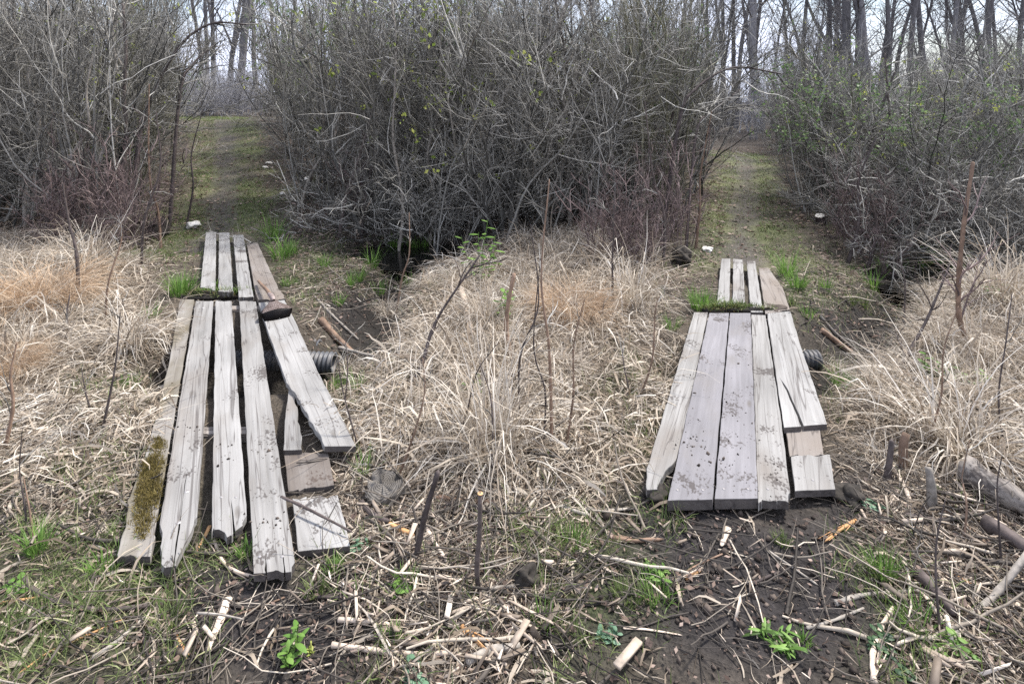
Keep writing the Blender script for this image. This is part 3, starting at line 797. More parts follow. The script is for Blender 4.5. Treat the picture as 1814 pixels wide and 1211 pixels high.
cut_stump('cut stump with pale face beside the path to the broken bridge', 553, 336, 22, 24, -.35, 1)
cut_stump('cut stump with pale face beside the path to the repaired bridge', 1455, 395, 16, 18, -.3, 2)

def ringed_stump():
    b = hit(672, 902); s = b.y / F; r = 31 * s
    root = thing('old_stump', 'old grey ringed stump in the brush beside the square board end', 'stump', (b.x, b.y + .06, b.z - .025))
    m, nt, bs = new_mat('stump_rings')
    tc = nt.nodes.new('ShaderNodeTexCoord'); no = nt.nodes.new('ShaderNodeTexNoise'); no.inputs['Scale'].default_value = 14
    ln = nt.nodes.new('ShaderNodeVectorMath'); ln.operation = 'LENGTH'; nt.links.new(tc.outputs['Object'], ln.inputs[0])
    nt.links.new(tc.outputs['Object'], no.inputs['Vector'])
    ma = nt.nodes.new('ShaderNodeMath'); ma.operation = 'MULTIPLY_ADD'; ma.inputs[1].default_value = 820
    nt.links.new(ln.outputs['Value'], ma.inputs[0])
    nm = nt.nodes.new('ShaderNodeMath'); nm.operation = 'MULTIPLY'; nm.inputs[1].default_value = 30
    nt.links.new(no.outputs['Fac'], nm.inputs[0]); nt.links.new(nm.outputs[0], ma.inputs[2])
    si = nt.nodes.new('ShaderNodeMath'); si.operation = 'SINE'; nt.links.new(ma.outputs[0], si.inputs[0])
    ad = nt.nodes.new('ShaderNodeMath'); ad.operation = 'MULTIPLY_ADD'; ad.inputs[1].default_value = .13; nt.links.new(si.outputs[0], ad.inputs[0]); nt.links.new(no.outputs['Fac'], ad.inputs[2])
    r_ = ramp_node(nt, [(.3, (.035, .03, .025)), (.72, (.21, .19, .165))]); nt.links.new(ad.outputs[0], r_.inputs[0]); nt.links.new(r_.outputs[0], bs.inputs['Base Color'])
    bp = nt.nodes.new('ShaderNodeBump'); bp.inputs['Strength'].default_value = .6; bp.inputs['Distance'].default_value = .006
    nt.links.new(ad.outputs[0], bp.inputs['Height']); nt.links.new(bp.outputs[0], bs.inputs['Normal'])
    rs = np.random.default_rng(5); S = 40
    rad = [r * (1 + .10 * math.sin(3 * t + 1) + .05 * math.sin(7 * t)) for t in np.linspace(0, 2 * math.pi, S, endpoint=False)]
    bm = bmesh.new(); c = bm.verts.new((0, 0, 0)); rows = []
    for fr in (.25, .5, .75, 1.0):
        rows.append([bm.verts.new((rad[j] * fr * math.cos(2 * math.pi * j / S), rad[j] * fr * math.sin(2 * math.pi * j / S), rs.normal(0, .005) - .012 * fr - .02 * max(0, math.sin(2 * math.pi * j / S * 3)) ** 12 * fr)) for j in range(S)])
    for j in range(S): bm.faces.new((c, rows[0][j], rows[0][(j + 1) % S]))
    for a, b2 in zip(rows[:-1], rows[1:]):
        for j in range(S): bm.faces.new((a[j], b2[j], b2[(j + 1) % S], a[(j + 1) % S]))
    for f in bm.faces: f.smooth = True
    me = bpy.data.meshes.new('cut_face'); bm.to_mesh(me); bm.free(); me.materials.append(m)
    o = link('cut_face', me, root, (0, 0, .085), (.42, -.05, 0))
    V = []
    for fr, z in ((1.0, -.010), (1.04, -.035), (1.1, -.07), (1.25, -.13)):
        for j in range(S): V.append((rad[j] * fr * math.cos(2 * math.pi * j / S) * (1 + rs.normal(0, .02)), rad[j] * fr * math.sin(2 * math.pi * j / S), z + rs.normal(0, .003)))
    Fq = [[k * S + j, (k + 1) * S + j, (k + 1) * S + (j + 1) % S, k * S + (j + 1) % S] for k in range(3) for j in range(S)]
    link('bark', mk_mesh('bark', V, Fq, M['stick_grey'], np.full(len(V), .25), True), root, (0, 0, .085), (.42, -.05, 0))
ringed_stump()

def spline(pts, n):
    pts = [Vector(p) for p in pts]
    if len(pts) == 2: pts = [pts[0], pts[0].lerp(pts[1], .5), pts[1]]
    e = [pts[0] * 2 - pts[1]] + pts + [pts[-1] * 2 - pts[-2]]
    out = []
    segs = len(pts) - 1
    for k in range(n):
        t = k / (n - 1) * segs; i = min(int(t), segs - 1); u = t - i
        p0, p1, p2, p3 = e[i:i + 4]
        out.append(.5 * ((2 * p1) + (p2 - p0) * u + (2 * p0 - 5 * p1 + 4 * p2 - p3) * u * u + (3 * p1 - p0 - 3 * p2 + p3) * u ** 3))
    return out

def rod_mesh(name, W, r, mat, seed, taper=(1, .8), flatz=1.0, sides=8, rough=.12, tint=None, base=None):
    rs = np.random.default_rng(seed)
    n = max(6, int(sum((b - a).length for a, b in zip(W[:-1], W[1:])) / .025)); n = min(n, 60)
    S = spline(W, n)
    P = np.array([tuple(p) for p in S])[None]
    prof = np.linspace(taper[0], taper[1], n) * (1 + rs.normal(0, rough, n))
    V, Fq, t = tubes(P, (r * prof)[None], np.array([rs.uniform(.35, .75) if tint is None else tint]), sides)
    V = V.reshape(n, sides, 3); c = P[0][:, None]
    V = c + (V - c) * (1 + rs.normal(0, rough * .7, (n, sides, 1)))
    if flatz != 1: V[:, :, 2] = c[:, :, 2] + (V[:, :, 2] - c[:, :, 2]) * flatz
    V = V.reshape(-1, 3)
    # closed, slightly slanted ends
    e0 = P[0][0] + (P[0][0] - P[0][1]) * .15; e1 = P[0][-1] + (P[0][-1] - P[0][-2]) * rs.uniform(.1, .8)
    V = np.concatenate([V, [e0, e1]]); a, b = len(V) - 2, len(V) - 1
    caps = [[a, (j + 1) % sides, j, a] for j in range(sides)]
    k0 = (n - 1) * sides
    caps2 = [[b, k0 + j, k0 + (j + 1) % sides, b] for j in range(sides)]
    tri = np.array([c_[:3] for c_ in caps + caps2])
    off = np.array(base if base is not None else P[0][0])
    me = bpy.data.meshes.new(name)
    me.from_pydata((V - off).tolist(), [], Fq.tolist() + tri.tolist())
    at = me.attributes.new('tint', 'FLOAT', 'POINT'); tt = np.concatenate([t, [t[0], t[0]]]); tt = np.clip(tt + rs.normal(0, .08, len(tt)), 0, 1)
    at.data.foreach_set('value', tt.astype(np.float32))
    for p in me.polygons: p.use_smooth = True
    me.materials.append(mat)
    return me, off

def on_ground(pts, up=0.0):
    return [hit(px, py) + Vector((0, 0, up)) for px, py in pts]

SEED = [500]
def stick(name, label, cat, pts, w, mat, up=None, taper=(1, .75), flatz=1.0, rough=.10, group=None, lift=None):
    SEED[0] += 1
    W = on_ground(pts); r = w / 2 / F * W[0].y
    W = [p + Vector((0, 0, r * flatz * .8 + (up or 0))) for p in W]
    if lift:
        for i, dz in lift.items(): W[i] = W[i] + Vector((0, 0, dz))
    me, off = rod_mesh(name, W, r, M[mat], SEED[0], taper, flatz, 8, rough)
    return tag(link(name, me, None, off), label, cat, group)

ST = [
 ('fallen_branch', 'dark crooked branch lying in the grass left of the broken bridge', 'branch', [(42, 1030), (62, 1052), (95, 1066), (150, 1083), (200, 1087), (262, 1080)], 10, 'stick_dark'),
 ('stick', 'smooth grey green stick below the dark crooked branch', 'stick', [(165, 1170), (205, 1142), (240, 1115), (257, 1096)], 9, 'stick_grey'),
 ('reed', 'orange brown reed crossing the grass beside the grey green stick', 'reed', [(35, 1195), (90, 1160), (140, 1138), (215, 1100)], 5, 'stick_orange'),
 ('wood_slab', 'large pale slab of split wood standing out on dark soil', 'wood piece', [(403, 1066), (392, 1100), (374, 1140), (366, 1167)], 21, 'stick_pale'),
 ('stick', 'long peeled stick with bark patches on the chip strewn ground', 'stick', [(588, 1150), (640, 1156), (700, 1160), (800, 1163)], 10, 'stick_pale'),
 ('splintered_stick', 'splintered bundle like pale stick above the long peeled stick', 'stick', [(600, 1104), (640, 1106), (680, 1112), (712, 1122)], 13, 'stick_pale'),
 ('broken_branch', 'branch broken to orange fibres beside the grey ringed stump', 'branch', [(690, 932), (715, 945), (742, 955)], 9, 'stick_orange'),
 ('branch', 'dark bark end of the branch behind the grey ringed stump', 'branch', [(640, 898), (662, 918), (688, 931)], 11, 'stick_dark'),
 ('splintered_stick', 'orange splintered stick near the chopped stems', 'stick', [(818, 1118), (838, 1138), (857, 1156)], 13, 'stick_orange'),
 ('branch', 'grey branch with an orange cut end among the chips', 'branch', [(850, 1056), (880, 1050), (925, 1042)], 11, 'stick_grey'),
 ('branch', 'long dark branch lying across the chips towards the orange cut end', 'branch', [(560, 1060), (660, 1066), (760, 1068), (835, 1060)], 7, 'stick_dark'),
 ('branch', 'grey thick branch end in the corner of the chip pile', 'branch', [(828, 1180), (870, 1160), (920, 1150)], 17, 'stick_grey'),
 ('rod', 'thin dark twig lying across the square board end', 'twig', [(498, 905), (540, 926), (620, 970)], 5, 'stick_dark'),
 ('log', 'brown rotten log sliding into the ditch by the culvert', 'log', [(568, 572), (592, 600), (628, 634)], 13, 'stick_brown'),
 ('stick', 'thin pale stick crossing the muddy ditch above the rotten log', 'stick', [(558, 528), (590, 562), (634, 604)], 5, 'stick_grey'),
 ('stick', 'short pale twig leaning by the thin stick over the ditch', 'twig', [(568, 544), (560, 565), (550, 580)], 3, 'stick_grey'),
 ('bleached_log', 'white barkless log standing in the straw of the ditch bank', 'log', [(812, 500), (822, 540), (836, 598)], 13, 'stick_pale'),
 ('curved_stick', 'curved grey stick lying in the straw below the ditch', 'stick', [(600, 618), (668, 634), (705, 626), (722, 612)], 6, 'stick_grey'),
 ('pointed_stick', 'grey pointed stick at the end of the split board', 'stick', [(628, 752), (648, 778), (668, 802)], 11, 'stick_grey'),
 ('wood_sliver', 'orange sliver of wood between the broken board tips', 'wood piece', [(372, 935), (360, 960), (344, 988)], 10, 'stick_orange'),
 ('curved_stick', 'pale curved root in front of the rotten board end', 'root', [(380, 960), (395, 1000), (420, 1018), (447, 1024)], 6, 'stick_pale'),
 ('stick', 'thin white stick lying in the grass below the dark branch', 'stick', [(0, 1108), (50, 1126), (118, 1136)], 4, 'stick_pale'),
 ('stick', 'slim pale stick ending near the mossy board', 'stick', [(165, 968), (220, 995), (262, 1022)], 5, 'stick_grey'),
 ('stick', 'grey stick half buried in straw at the edge', 'stick', [(10, 880), (60, 868), (115, 852)], 8, 'stick_grey'),
 ('bark_piece', 'curled brown bark piece in the grass near the mossy board', 'bark', [(105, 895), (125, 885), (140, 880)], 9, 'stick_brown'),
 ('wood_chip', 'pale chip standing in grass left of the mossy board', 'wood chip', [(178, 902), (190, 912)], 9, 'stick_pale'),
 ('stick', 'reddish stick in the corner grass by the reed', 'stick', [(0, 1070), (30, 1066), (62, 1064)], 5, 'stick_orange'),
 ('flat_stick', 'flat white stick on the bare soil before the repaired bridge', 'stick', [(1105, 1117), (1150, 1121), (1204, 1126)], 8, 'stick_pale'),
 ('curled_stick', 'brown stick with curled bark in front of the broken pointed board', 'stick', [(1086, 956), (1120, 962), (1166, 961)], 8, 'stick_brown'),
 ('curled_bark', 'strip of bark curling over the brown stick', 'bark', [(1088, 940), (1102, 952), (1135, 955)], 5, 'stick_brown'),
 ('splintered_stick', 'orange splintered stick on dark soil near the square pale board', 'stick', [(1516, 925), (1492, 942), (1465, 962)], 9, 'stick_orange'),
 ('rod', 'dark short twig on the bare soil patch', 'twig', [(1328, 1038), (1360, 1026), (1388, 1014)], 6, 'stick_dark'),
 ('stick', 'thin pale stick slanting over the bare soil patch', 'stick', [(1362, 980), (1400, 1006), (1442, 1036)], 5, 'stick_grey'),
 ('stick', 'grey stick lying level in the grass beside the bare soil', 'stick', [(1480, 1072), (1540, 1058), (1632, 1050)], 8, 'stick_grey'),
 ('stick', 'dark grey stick slanting below the level grey stick', 'stick', [(1430, 1118), (1480, 1100), (1530, 1080)], 6, 'stick_grey'),
 ('forked_stick', 'fibrous forked branch with peeled bark in the near grass', 'branch', [(1548, 1211), (1546, 1165), (1562, 1118), (1582, 1080)], 11, 'stick_pale'),
 ('bleached_log', 'large grey weathered log at the edge of the repaired bridge brush', 'log', [(1715, 858), (1760, 884), (1830, 925)], 50, 'log'),
 ('log', 'dark wet log below the large grey log', 'log', [(1745, 940), (1790, 968), (1840, 1000)], 30, 'stick_dark'),
 ('splintered_stick', 'long shredded pale stick above the large grey log', 'stick', [(1690, 822), (1740, 818), (1830, 822)], 10, 'stick_pale'),
 ('branch', 'dark branch lying along the shredded pale stick', 'branch', [(1595, 812), (1650, 822), (1720, 828)], 8, 'stick_brown'),
 ('wood_slab', 'large pinkish wood slab in the brush by the leaning branch', 'wood piece', [(1672, 1032), (1695, 1062), (1728, 1092)], 20, 'stick_pale'),
 ('wood_slab', 'pinkish split chip beside the large pinkish slab', 'wood piece', [(1705, 1050), (1740, 1080), (1762, 1098)], 12, 'stick_pale'),
 ('splintered_stick', 'yellow orange splintered stick above the pinkish slab', 'stick', [(1690, 1024), (1716, 1036), (1748, 1056)], 8, 'stick_orange'),
 ('rotten_log', 'black rotten log pointing at the bright grass fountain', 'log', [(1628, 1030), (1660, 1062), (1690, 1096)], 22, 'stick_dark'),
 ('wood_slab', 'pink peeled slab with bark at the edge of the brush', 'wood piece', [(1795, 1062), (1812, 1096)], 18, 'stick_pale'),
 ('log', 'brown rotten log in the ditch of the repaired bridge', 'log', [(1456, 590), (1482, 610), (1508, 628)], 11, 'stick_brown'),
 ('stick', 'pale stick crossing the ditch of the repaired bridge', 'stick', [(1453, 562), (1480, 592), (1514, 622)], 5, 'stick_grey'),
 ('curved_stick', 'curved grey stick in straw beside the repaired bridge ditch', 'stick', [(1500, 628), (1545, 636), (1575, 630), (1588, 616)], 5, 'stick_grey'),
 ('peeled_wood', 'pinkish peeled wood piece in front of the lilac boards', 'wood piece', [(1290, 938), (1284, 955), (1278, 972)], 15, 'stick_pale'),
 ('splintered_stick', 'cluster of reddish splinters on dark soil left of centre', 'stick', [(1195, 1035), (1220, 1020), (1245, 1010)], 9, 'stick_pale'),
 ('stick', 'orange split stick beside the reddish splinters', 'stick', [(1216, 1031), (1240, 1016)], 7, 'stick_orange'),
 ('stick', 'dark twig leaning over the reddish splinters', 'twig', [(1190, 1030), (1240, 1002), (1300, 975)], 4, 'stick_brown'),
 ('wood_chip', 'white wood chip on grass left of the repaired bridge', 'wood chip', [(1070, 1008), (1090, 1022)], 11, 'stick_pale'),
 ('stick', 'pale stick end near the mossy grass by the tall dark stems', 'stick', [(995, 900), (1020, 910), (1045, 918)], 8, 'stick_grey'),
 ('board_scrap', 'grey scrap of board in the grass before the broken pointed board', 'board scrap', [(1030, 904), (1075, 906), (1125, 903)], 13, 'stick_grey'),
 ('stick', 'long straight stalk slanting at the left of the repaired bridge grass', 'stalk', [(918, 925), (960, 905), (1010, 884)], 6, 'stick_brown'),
 ('split_log', 'splintered grey log end beside the leaning stem of the brush', 'log', [(1580, 830), (1600, 862), (1612, 890)], 9, 'stick_pale'),
 ('stick', 'pale forked stick in the chips beside the square pale board', 'stick', [(1570, 870), (1592, 892), (1620, 905)], 7, 'stick_pale'),
 ('stick', 'dark stick under the shredded chips by the large grey log', 'stick', [(1600, 918), (1680, 925), (1745, 905)], 9, 'stick_dark'),
 ('stick', 'brown stick near the large grey log tip', 'stick', [(1660, 900), (1710, 935), (1760, 980)], 7, 'stick_brown'),
 ('chopped_piece', 'pink chopped wood piece beside the orange cut end', 'wood piece', [(862, 1046), (878, 1034), (888, 1026)], 17, 'stick_pale'),
 ('chopped_piece', 'larger pink chopped piece above another one', 'wood piece', [(890, 1012), (902, 1000), (908, 992)], 16, 'stick_pale'),
 ('stick', 'white barkless stick leaning by the chopped stem', 'stick', [(752, 932), (768, 965), (790, 1000)], 9, 'stick_pale'),
 ('stick', 'brown branch at the edge beyond the grey stump', 'branch', [(760, 885), (830, 893), (905, 896)], 9, 'stick_brown'),
 ('stick', 'dark branch just below the brown branch beyond the grey stump', 'branch', [(790, 898), (850, 903), (912, 910)], 8, 'stick_dark'),
 ('reddish_splinter', 'upright reddish splinter pile piece on dark soil by the pale slab', 'wood piece', [(312, 1130), (322, 1152), (328, 1168)], 10, 'stick_orange'),
 ('peeled_wood', 'pinkish chip lying by the large pale slab', 'wood piece', [(338, 1100), (346, 1120), (352, 1140)], 12, 'stick_pale'),
 ('stick', 'white straight stick across the large pale slab', 'stick', [(350, 1120), (390, 1124), (425, 1126)], 4, 'stick_grey'),
 ('stick', 'thin branch from the pale slab towards the long worn board', 'twig', [(390, 1100), (440, 1085), (503, 1064)], 4, 'stick_brown'),
]
for s_ in ST:
    fl = .4 if 'slab' in s_[0] or 'piece' in s_[0] or 'peeled' in s_[0] or 'sliver' in s_[0] or 'flat' in s_[0] or 'chip' in s_[0] or 'bark' in s_[0] or 'scrap' in s_[0] else 1.0
    tp = (.7, .35) if 'splinter' in s_[0] or fl < 1 else (1, .7)
    up = .05 if ('across the square' in s_[1] or 'across the large pale' in s_[1]) else 0
    o = stick(*s_[:4], s_[4] * (1.15 if fl < 1 else 1), s_[5], flatz=fl, taper=tp, up=up, rough=.08 if s_[4] > 20 else .045 if s_[0] == 'log' else .11)
    if 'splinter' in s_[0] or s_[0] in ('forked_stick', 'broken_branch'):
        rs = np.random.default_rng(SEED[0]); W = on_ground(s_[3])
        for k in range(4):   # loose fibres split off the stick
            r = s_[4] / 2 / F * W[0].y
            a = W[0].lerp(W[-1], rs.uniform(-.05, .4)); b = W[0].lerp(W[-1], rs.uniform(.6, 1.15))
            j = Vector((rs.normal(0, r * 1.6), rs.normal(0, r * 1.6), r * rs.uniform(.6, 1.6)))
            me, off = rod_mesh('splinter', [a + Vector((0, 0, r)), a.lerp(b, .5) + j * .6 + Vector((0, 0, r * .5)), b + j], r * .28, M[s_[5]], SEED[0] * 7 + k, (1, .3), .6, 5, .1)
            link('splinter', me, o, Vector(off) - o.location)

# the leaning cut branch near the corner, its foot on the ground
def upright(name, label, cat, base, pts, w, mat, dy=0.0, taper=(1, .4), twigs=0, tw_mat=None, tw_len=(.1, .35), leaves=None, cut=None, group=None, sides=8, y0=None, seed=None, tw_ang=(.4, 1.2)):
    """stem rising from the ground at photo pixel base through pts (pixels) at about the same distance"""
    SEED[0] += 1
    b = hit(*base)
    if y0: b = Vector(((base[0] - CX) / F * y0, y0, T((base[0] - CX) / F * y0, y0)))
    W = [b - Vector((0, 0, .03))]
    for k, (px, py) in enumerate(pts):
        y = b.y + dy * (k + 1) / len(pts)
        W.append(Vector(((px - CX) / F * y, y, EYE - (py - HY) / F * y)))
    hh_ = max(.1, W[-1].z - b.z); rj = np.random.default_rng(SEED[0] * 3)
    W = W[:1] + [p + Vector(rj.normal(0, min(.03, .022 * hh_), 3)) for p in W[1:]]
    r = w / 2 / F * b.y
    root = thing(name, label, cat, b, group)
    me, off = rod_mesh('stem', W, r, M[mat], SEED[0], taper, 1, sides, .07, base=b)
    link('stem', me, root)
    if twigs:
        rs = np.random.default_rng(SEED[0])
        S = np.array([tuple(p - b) for p in spline(W, 14)])[None]
        P = side_shoots(S, twigs, rs, .25, .98, tw_len, tw_ang, 6, .16, .03)
        n = len(P); g = Geo(); g.add(*tubes(P, taper_r(np.full(n, r * .42), np.full(n, r * .12), 6), rs.random(n)))
        P2 = side_shoots(P, 3, rs, .2, .95, (tw_len[0] * .4, tw_len[1] * .5), (.4, 1.0), 4, .15, .02)
        n2 = len(P2); g.add(*tubes(P2, taper_r(np.full(n2, r * .2), np.full(n2, r * .08), 4), rs.random(n2)))
        link('twig_crown', g.mesh('twig_crown', M[tw_mat or mat]), root)
        if leaves:
            tip = P2[:, -1]; tip = np.repeat(tip, 3, 0) + rs.normal(0, .02, (len(tip) * 3, 3))
            V, Fq, t = leaf_quads(tip, rs.uniform(.015, .04, len(tip)), rs)
            link('foliage', mk_mesh('foliage', V, Fq, M[leaves], t), root)
    if cut:
        c = W[-1] - b; bm = bmesh.new(); bmesh.ops.create_uvsphere(bm, u_segments=12, v_segments=6, radius=r * taper[1] * 1.25)
        for v in bm.verts: v.co.z *= .35
        me = bpy.data.meshes.new('cut_end'); bm.to_mesh(me); bm.free(); me.materials.append(M['stick_orange'])
        a = me.attributes.new('tint', 'FLOAT', 'POINT'); a.data.foreach_set('value', np.full(len(me.vertices), .8, np.float32))
        link('cut_end', me, root, c)
    return root
upright('leaning_branch', 'thick leaning branch with a peeled orange foot in the near brush', 'branch', (1655, 1166), [(1690, 1130), (1720, 1095), (1762, 1048), (1826, 980)], 14, 'stick_grey', .25, (1, .9))
upright('chopped_stub', 'mossy broken stem stub leaning in the brush beside the grey stump', 'stem', (733, 992), [(746, 950), (754, 900), (772, 830)], 13, 'stick_dark', .02, (.8, .8))
upright('chopped_stub', 'dark upright stem cut to a round orange top', 'stem', (849, 1050), [(840, 1000), (850, 940), (856, 872)], 9, 'stick_dark', .02, (1.1, .9), cut=True)
upright('broken_stub', 'dark split stem stub behind the chips of the repaired bridge', 'stem', (1570, 852), [(1574, 820), (1580, 782)], 12, 'stick_dark', .02, (1, .8))
upright('broken_stub', 'thick brown stem stub behind the dark split stub', 'stem', (1600, 835), [(1598, 800), (1604, 765)], 14, 'stick_brown', .02, (1, .85))
upright('broken_stub', 'mossy upright stub at the tip of the large grey log', 'stem', (1652, 905), [(1650, 860), (1645, 830)], 17, 'stick_grey', .02, (1.1, .7))
upright('leaning_sapling', 'long dark sapling leaning over the straw right of the broken bridge', 'sapling', (722, 690), [(748, 640), (785, 565), (845, 448)], 9, 'stick_dark', .3, (1, .4), 5)
upright('leaning_sapling', 'dark sapling leaning over the straw right of the repaired bridge', 'sapling', (1588, 660), [(1612, 620), (1640, 560), (1680, 470)], 8, 'stick_dark', .3, (1, .4), 5)
upright('upright_sapling', 'reddish brown sapling with fine forks at the edge of the repaired bridge bank', 'sapling', (1726, 625), [(1708, 560), (1711, 420), (1715, 272)], 10, 'stick_brown', .1, (1, .55), 9, 'red_twig', (.15, .45))
upright('bent_sapling', 'thick bent brown stem at the edge of the straw right of the broken bridge', 'stem', (908, 640), [(896, 590), (898, 540), (908, 490)], 10, 'stick_brown', .1, (1, .7))
upright('leaning_stick', 'pale barkless stick leaning by the dark pool', 'stick', (630, 412), [(643, 385), (657, 352)], 6, 'stick_pale', .1, (1, .5))
upright('leaning_stick', 'pale leaning stick by the dark pool of the repaired bridge', 'stick', (1530, 448), [(1540, 430), (1552, 408)], 6, 'stick_pale', .1, (1, .5))

STEMS = [  # thin bare stems that stand up out of the straw, one by one
 ((140, 540), [(130, 450), (118, 390), (107, 322)], 7, 'thick dark stalk rising behind the tan dome of grass'),
 ((124, 595), [(120, 560), (122, 522)], 5, 'short dark stalk in front of the tan dome of grass'),
 ((186, 572), [(200, 500), (212, 430), (216, 390)], 4, 'leaning thin stalk right of the tan dome of grass'),
 ((178, 772), [(196, 700), (206, 640), (208, 560)], 5, 'forked dark stalk rooted in the straw left of the broken bridge'),
 ((168, 740), [(155, 700), (146, 655)], 4, 'short stalk leaning left from the forked dark stalk'),
 ((6, 800), [(18, 720), (28, 660), (35, 608)], 7, 'dark stalk with a brown seed head at the picture edge'),
 ((222, 600), [(221, 560), (222, 530)], 3, 'short twin stalk near the straw hollow'),
 ((48, 955), [(44, 900), (40, 830), (46, 760)], 4, 'thin stalk standing in grass below the picture edge stalk'),
 ((62, 960), [(54, 910), (42, 850)], 5, 'stalk pair rising from the dark tussock base'),
 ((250, 470), [(262, 380), (268, 300), (272, 200)], 5, 'slim upright stem before the olive shrubs'),
 ((330, 400), [(340, 330), (346, 270), (353, 195)], 4, 'dark slim stem at the edge of the path to the broken bridge'),
 ((285, 440), [(280, 380), (276, 300), (262, 160)], 5, 'dark stem standing over the root clod'),
 ((600, 420), [(612, 350), (632, 280), (660, 180)], 7, 'dark crooked stem left of the pool by the broken bridge'),
 ((640, 425), [(650, 340), (656, 270), (640, 220)], 6, 'dark forked stem behind the leaning pale stick'),
 ((700, 560), [(706, 500), (716, 440), (720, 380)], 4, 'thin stalk rising from the straw dome'),
 ((610, 720), [(616, 650), (608, 600)], 3, 'thin stalk beside the split board'),
 ((640, 800), [(622, 740), (606, 690), (600, 640)], 4, 'reddish stalk leaning over the split board end'),
 ((700, 850), [(740, 760), (752, 700), (750, 640)], 5, 'dark stalk leaning in the straw behind the stump'),
 ((870, 850), [(874, 760), (868, 690), (850, 640)], 5, 'grey stalk bent over the straw at the middle'),
 ((800, 800), [(822, 720), (846, 660), (880, 610)], 4, 'pale arching stalk in the straw at the middle'),
 ((978, 800), [(966, 620), (964, 480), (958, 320)], 7, 'tallest dark stalk left of the repaired bridge'),
 ((920, 745), [(932, 640), (944, 540), (948, 400)], 5, 'second tall stalk beside the tallest dark stalk'),
 ((962, 790), [(958, 700), (956, 600), (950, 460)], 5, 'dark stalk close beside the tallest one'),
 ((1000, 800), [(1012, 700), (1020, 610), (1034, 530)], 5, 'leaning dark stalk right of the tallest one'),
 ((1086, 550), [(1082, 470), (1078, 400), (1072, 335)], 5, 'upright stalk behind the tan straw of the repaired bridge'),
 ((1118, 700), [(1108, 650), (1100, 612)], 4, 'short dark stalk in the straw by the repaired bridge'),
 ((1130, 705), [(1148, 640), (1160, 560), (1164, 520)], 4, 'forked stalk next to the short dark stalk'),
 ((1064, 575), [(1068, 550), (1072, 530)], 5, 'stubby dark stalk under the tan straw'),
 ((1175, 470), [(1172, 390), (1160, 300), (1150, 180)], 6, 'dark upright stem before the olive shrubs by the repaired bridge'),
 ((1232, 440), [(1240, 370), (1250, 300), (1262, 200)], 5, 'slim stem at the edge of the path to the repaired bridge'),
 ((1500, 470), [(1512, 390), (1530, 320), (1560, 250)], 7, 'dark crooked stem left of the repaired bridge pool'),
 ((1535, 480), [(1545, 400), (1540, 330), (1530, 300)], 6, 'dark forked stem behind the repaired bridge pool stick'),
 ((1720, 380), [(1700, 340), (1675, 290), (1655, 248)], 5, 'pale straight stem leaning left from the reddish sapling'),
 ((1600, 600), [(1604, 560), (1602, 500), (1594, 470)], 4, 'thin stalk in straw by the curved grey stick'),
 ((1660, 650), [(1661, 630), (1660, 605)], 5, 'short stub stalk with a knob in the straw'),
 ((1640, 790), [(1660, 700), (1668, 620), (1690, 540)], 4, 'thin pale stalk standing in the bank by the repaired bridge'),
 ((1780, 790), [(1770, 700), (1790, 600), (1806, 520)], 4, 'thin leaning stalk at the far edge of the bank'),
 ((1668, 1130), [(1662, 1040), (1672, 960), (1676, 890)], 5, 'dark slender shoot standing in the chips'),
 ((1705, 960), [(1704, 900), (1708, 850), (1718, 790)], 4, 'thin upright shoot by the large grey log tip'),
 ((1775, 1000), [(1766, 930), (1772, 860), (1770, 800)], 4, 'thin shoot crossing the large grey log'),
]
for k, (b, p, w, lb) in enumerate(STEMS):
    upright('bare_stalk' if p[-1][1] > 300 else 'bare_sapling', lb, 'stem', b, p, w, ['stick_dark', 'stick_dark', 'stick_brown'][k % 3], .08, (1, .35), 4 if p[-1][1] < 420 else 2, 'twig', (.06, .22), sides=6)

# branches arching over the paths, and the big diagonal branch between the two
upright('arching_branch', 'dark branch arching over the path to the broken bridge', 'branch', (236, 420), [(250, 240), (305, 90), (370, 38), (440, 42)], 8, 'stick_dark', .8, (1, .35), 16, 'twig', (.2, .6))
upright('arching_branch', 'lower dark branch slanting up over the path edge of the broken bridge', 'branch', (300, 400), [(318, 165), (345, 120), (388, 76)], 7, 'stick_dark', .8, (1, .3), 12, 'twig', (.2, .5))
upright('arching_branch', 'dark branch arching over the path to the repaired bridge', 'branch', (1170, 440), [(1205, 220), (1240, 158), (1300, 118), (1375, 128)], 8, 'stick_dark', .8, (1, .35), 16, 'twig', (.2, .6))
upright('arching_branch', 'lower dark branch slanting over the path edge of the repaired bridge', 'branch', (1215, 440), [(1232, 240), (1262, 200), (1310, 158)], 6, 'stick_dark', .8, (1, .3), 12, 'twig', (.2, .5))
upright('diagonal_branch', 'grey smooth branch rising diagonally between the two paths', 'branch', (840, 400), [(880, 200), (925, 122), (975, 68), (1012, 0)], 11, 'stick_grey', .2, (1, .6), 8, 'twig', (.3, .7))
upright('slender_tree', 'pale slender trunk leaning left over the path to the broken bridge', 'trunk', (632, 345), [(590, 190), (548, 80), (500, 20)], 8, 'stick_grey', .2, (1, .4), 16, 'twig', (.3, .8), 'bud')
upright('slender_tree', 'pale slender trunk leaning left over the path to the repaired bridge', 'trunk', (1530, 330), [(1478, 210), (1440, 130), (1400, 90)], 8, 'stick_grey', .2, (1, .4), 16, 'twig', (.3, .8), 'bud')
upright('slender_tree', 'dark slender trunk leaning right over the thicket at the middle', 'trunk', (690, 360), [(720, 160), (760, 80), (790, 20)], 8, 'stick_dark', .2, (1, .4), 14, 'twig', (.3, .8))
upright('slender_tree', 'pale arching stem in the thicket right of the broken bridge pool', 'stem', (930, 300), [(880, 190), (850, 160), (800, 100)], 7, 'stick_grey', .2, (1, .4), 14, 'twig', (.3, .8))
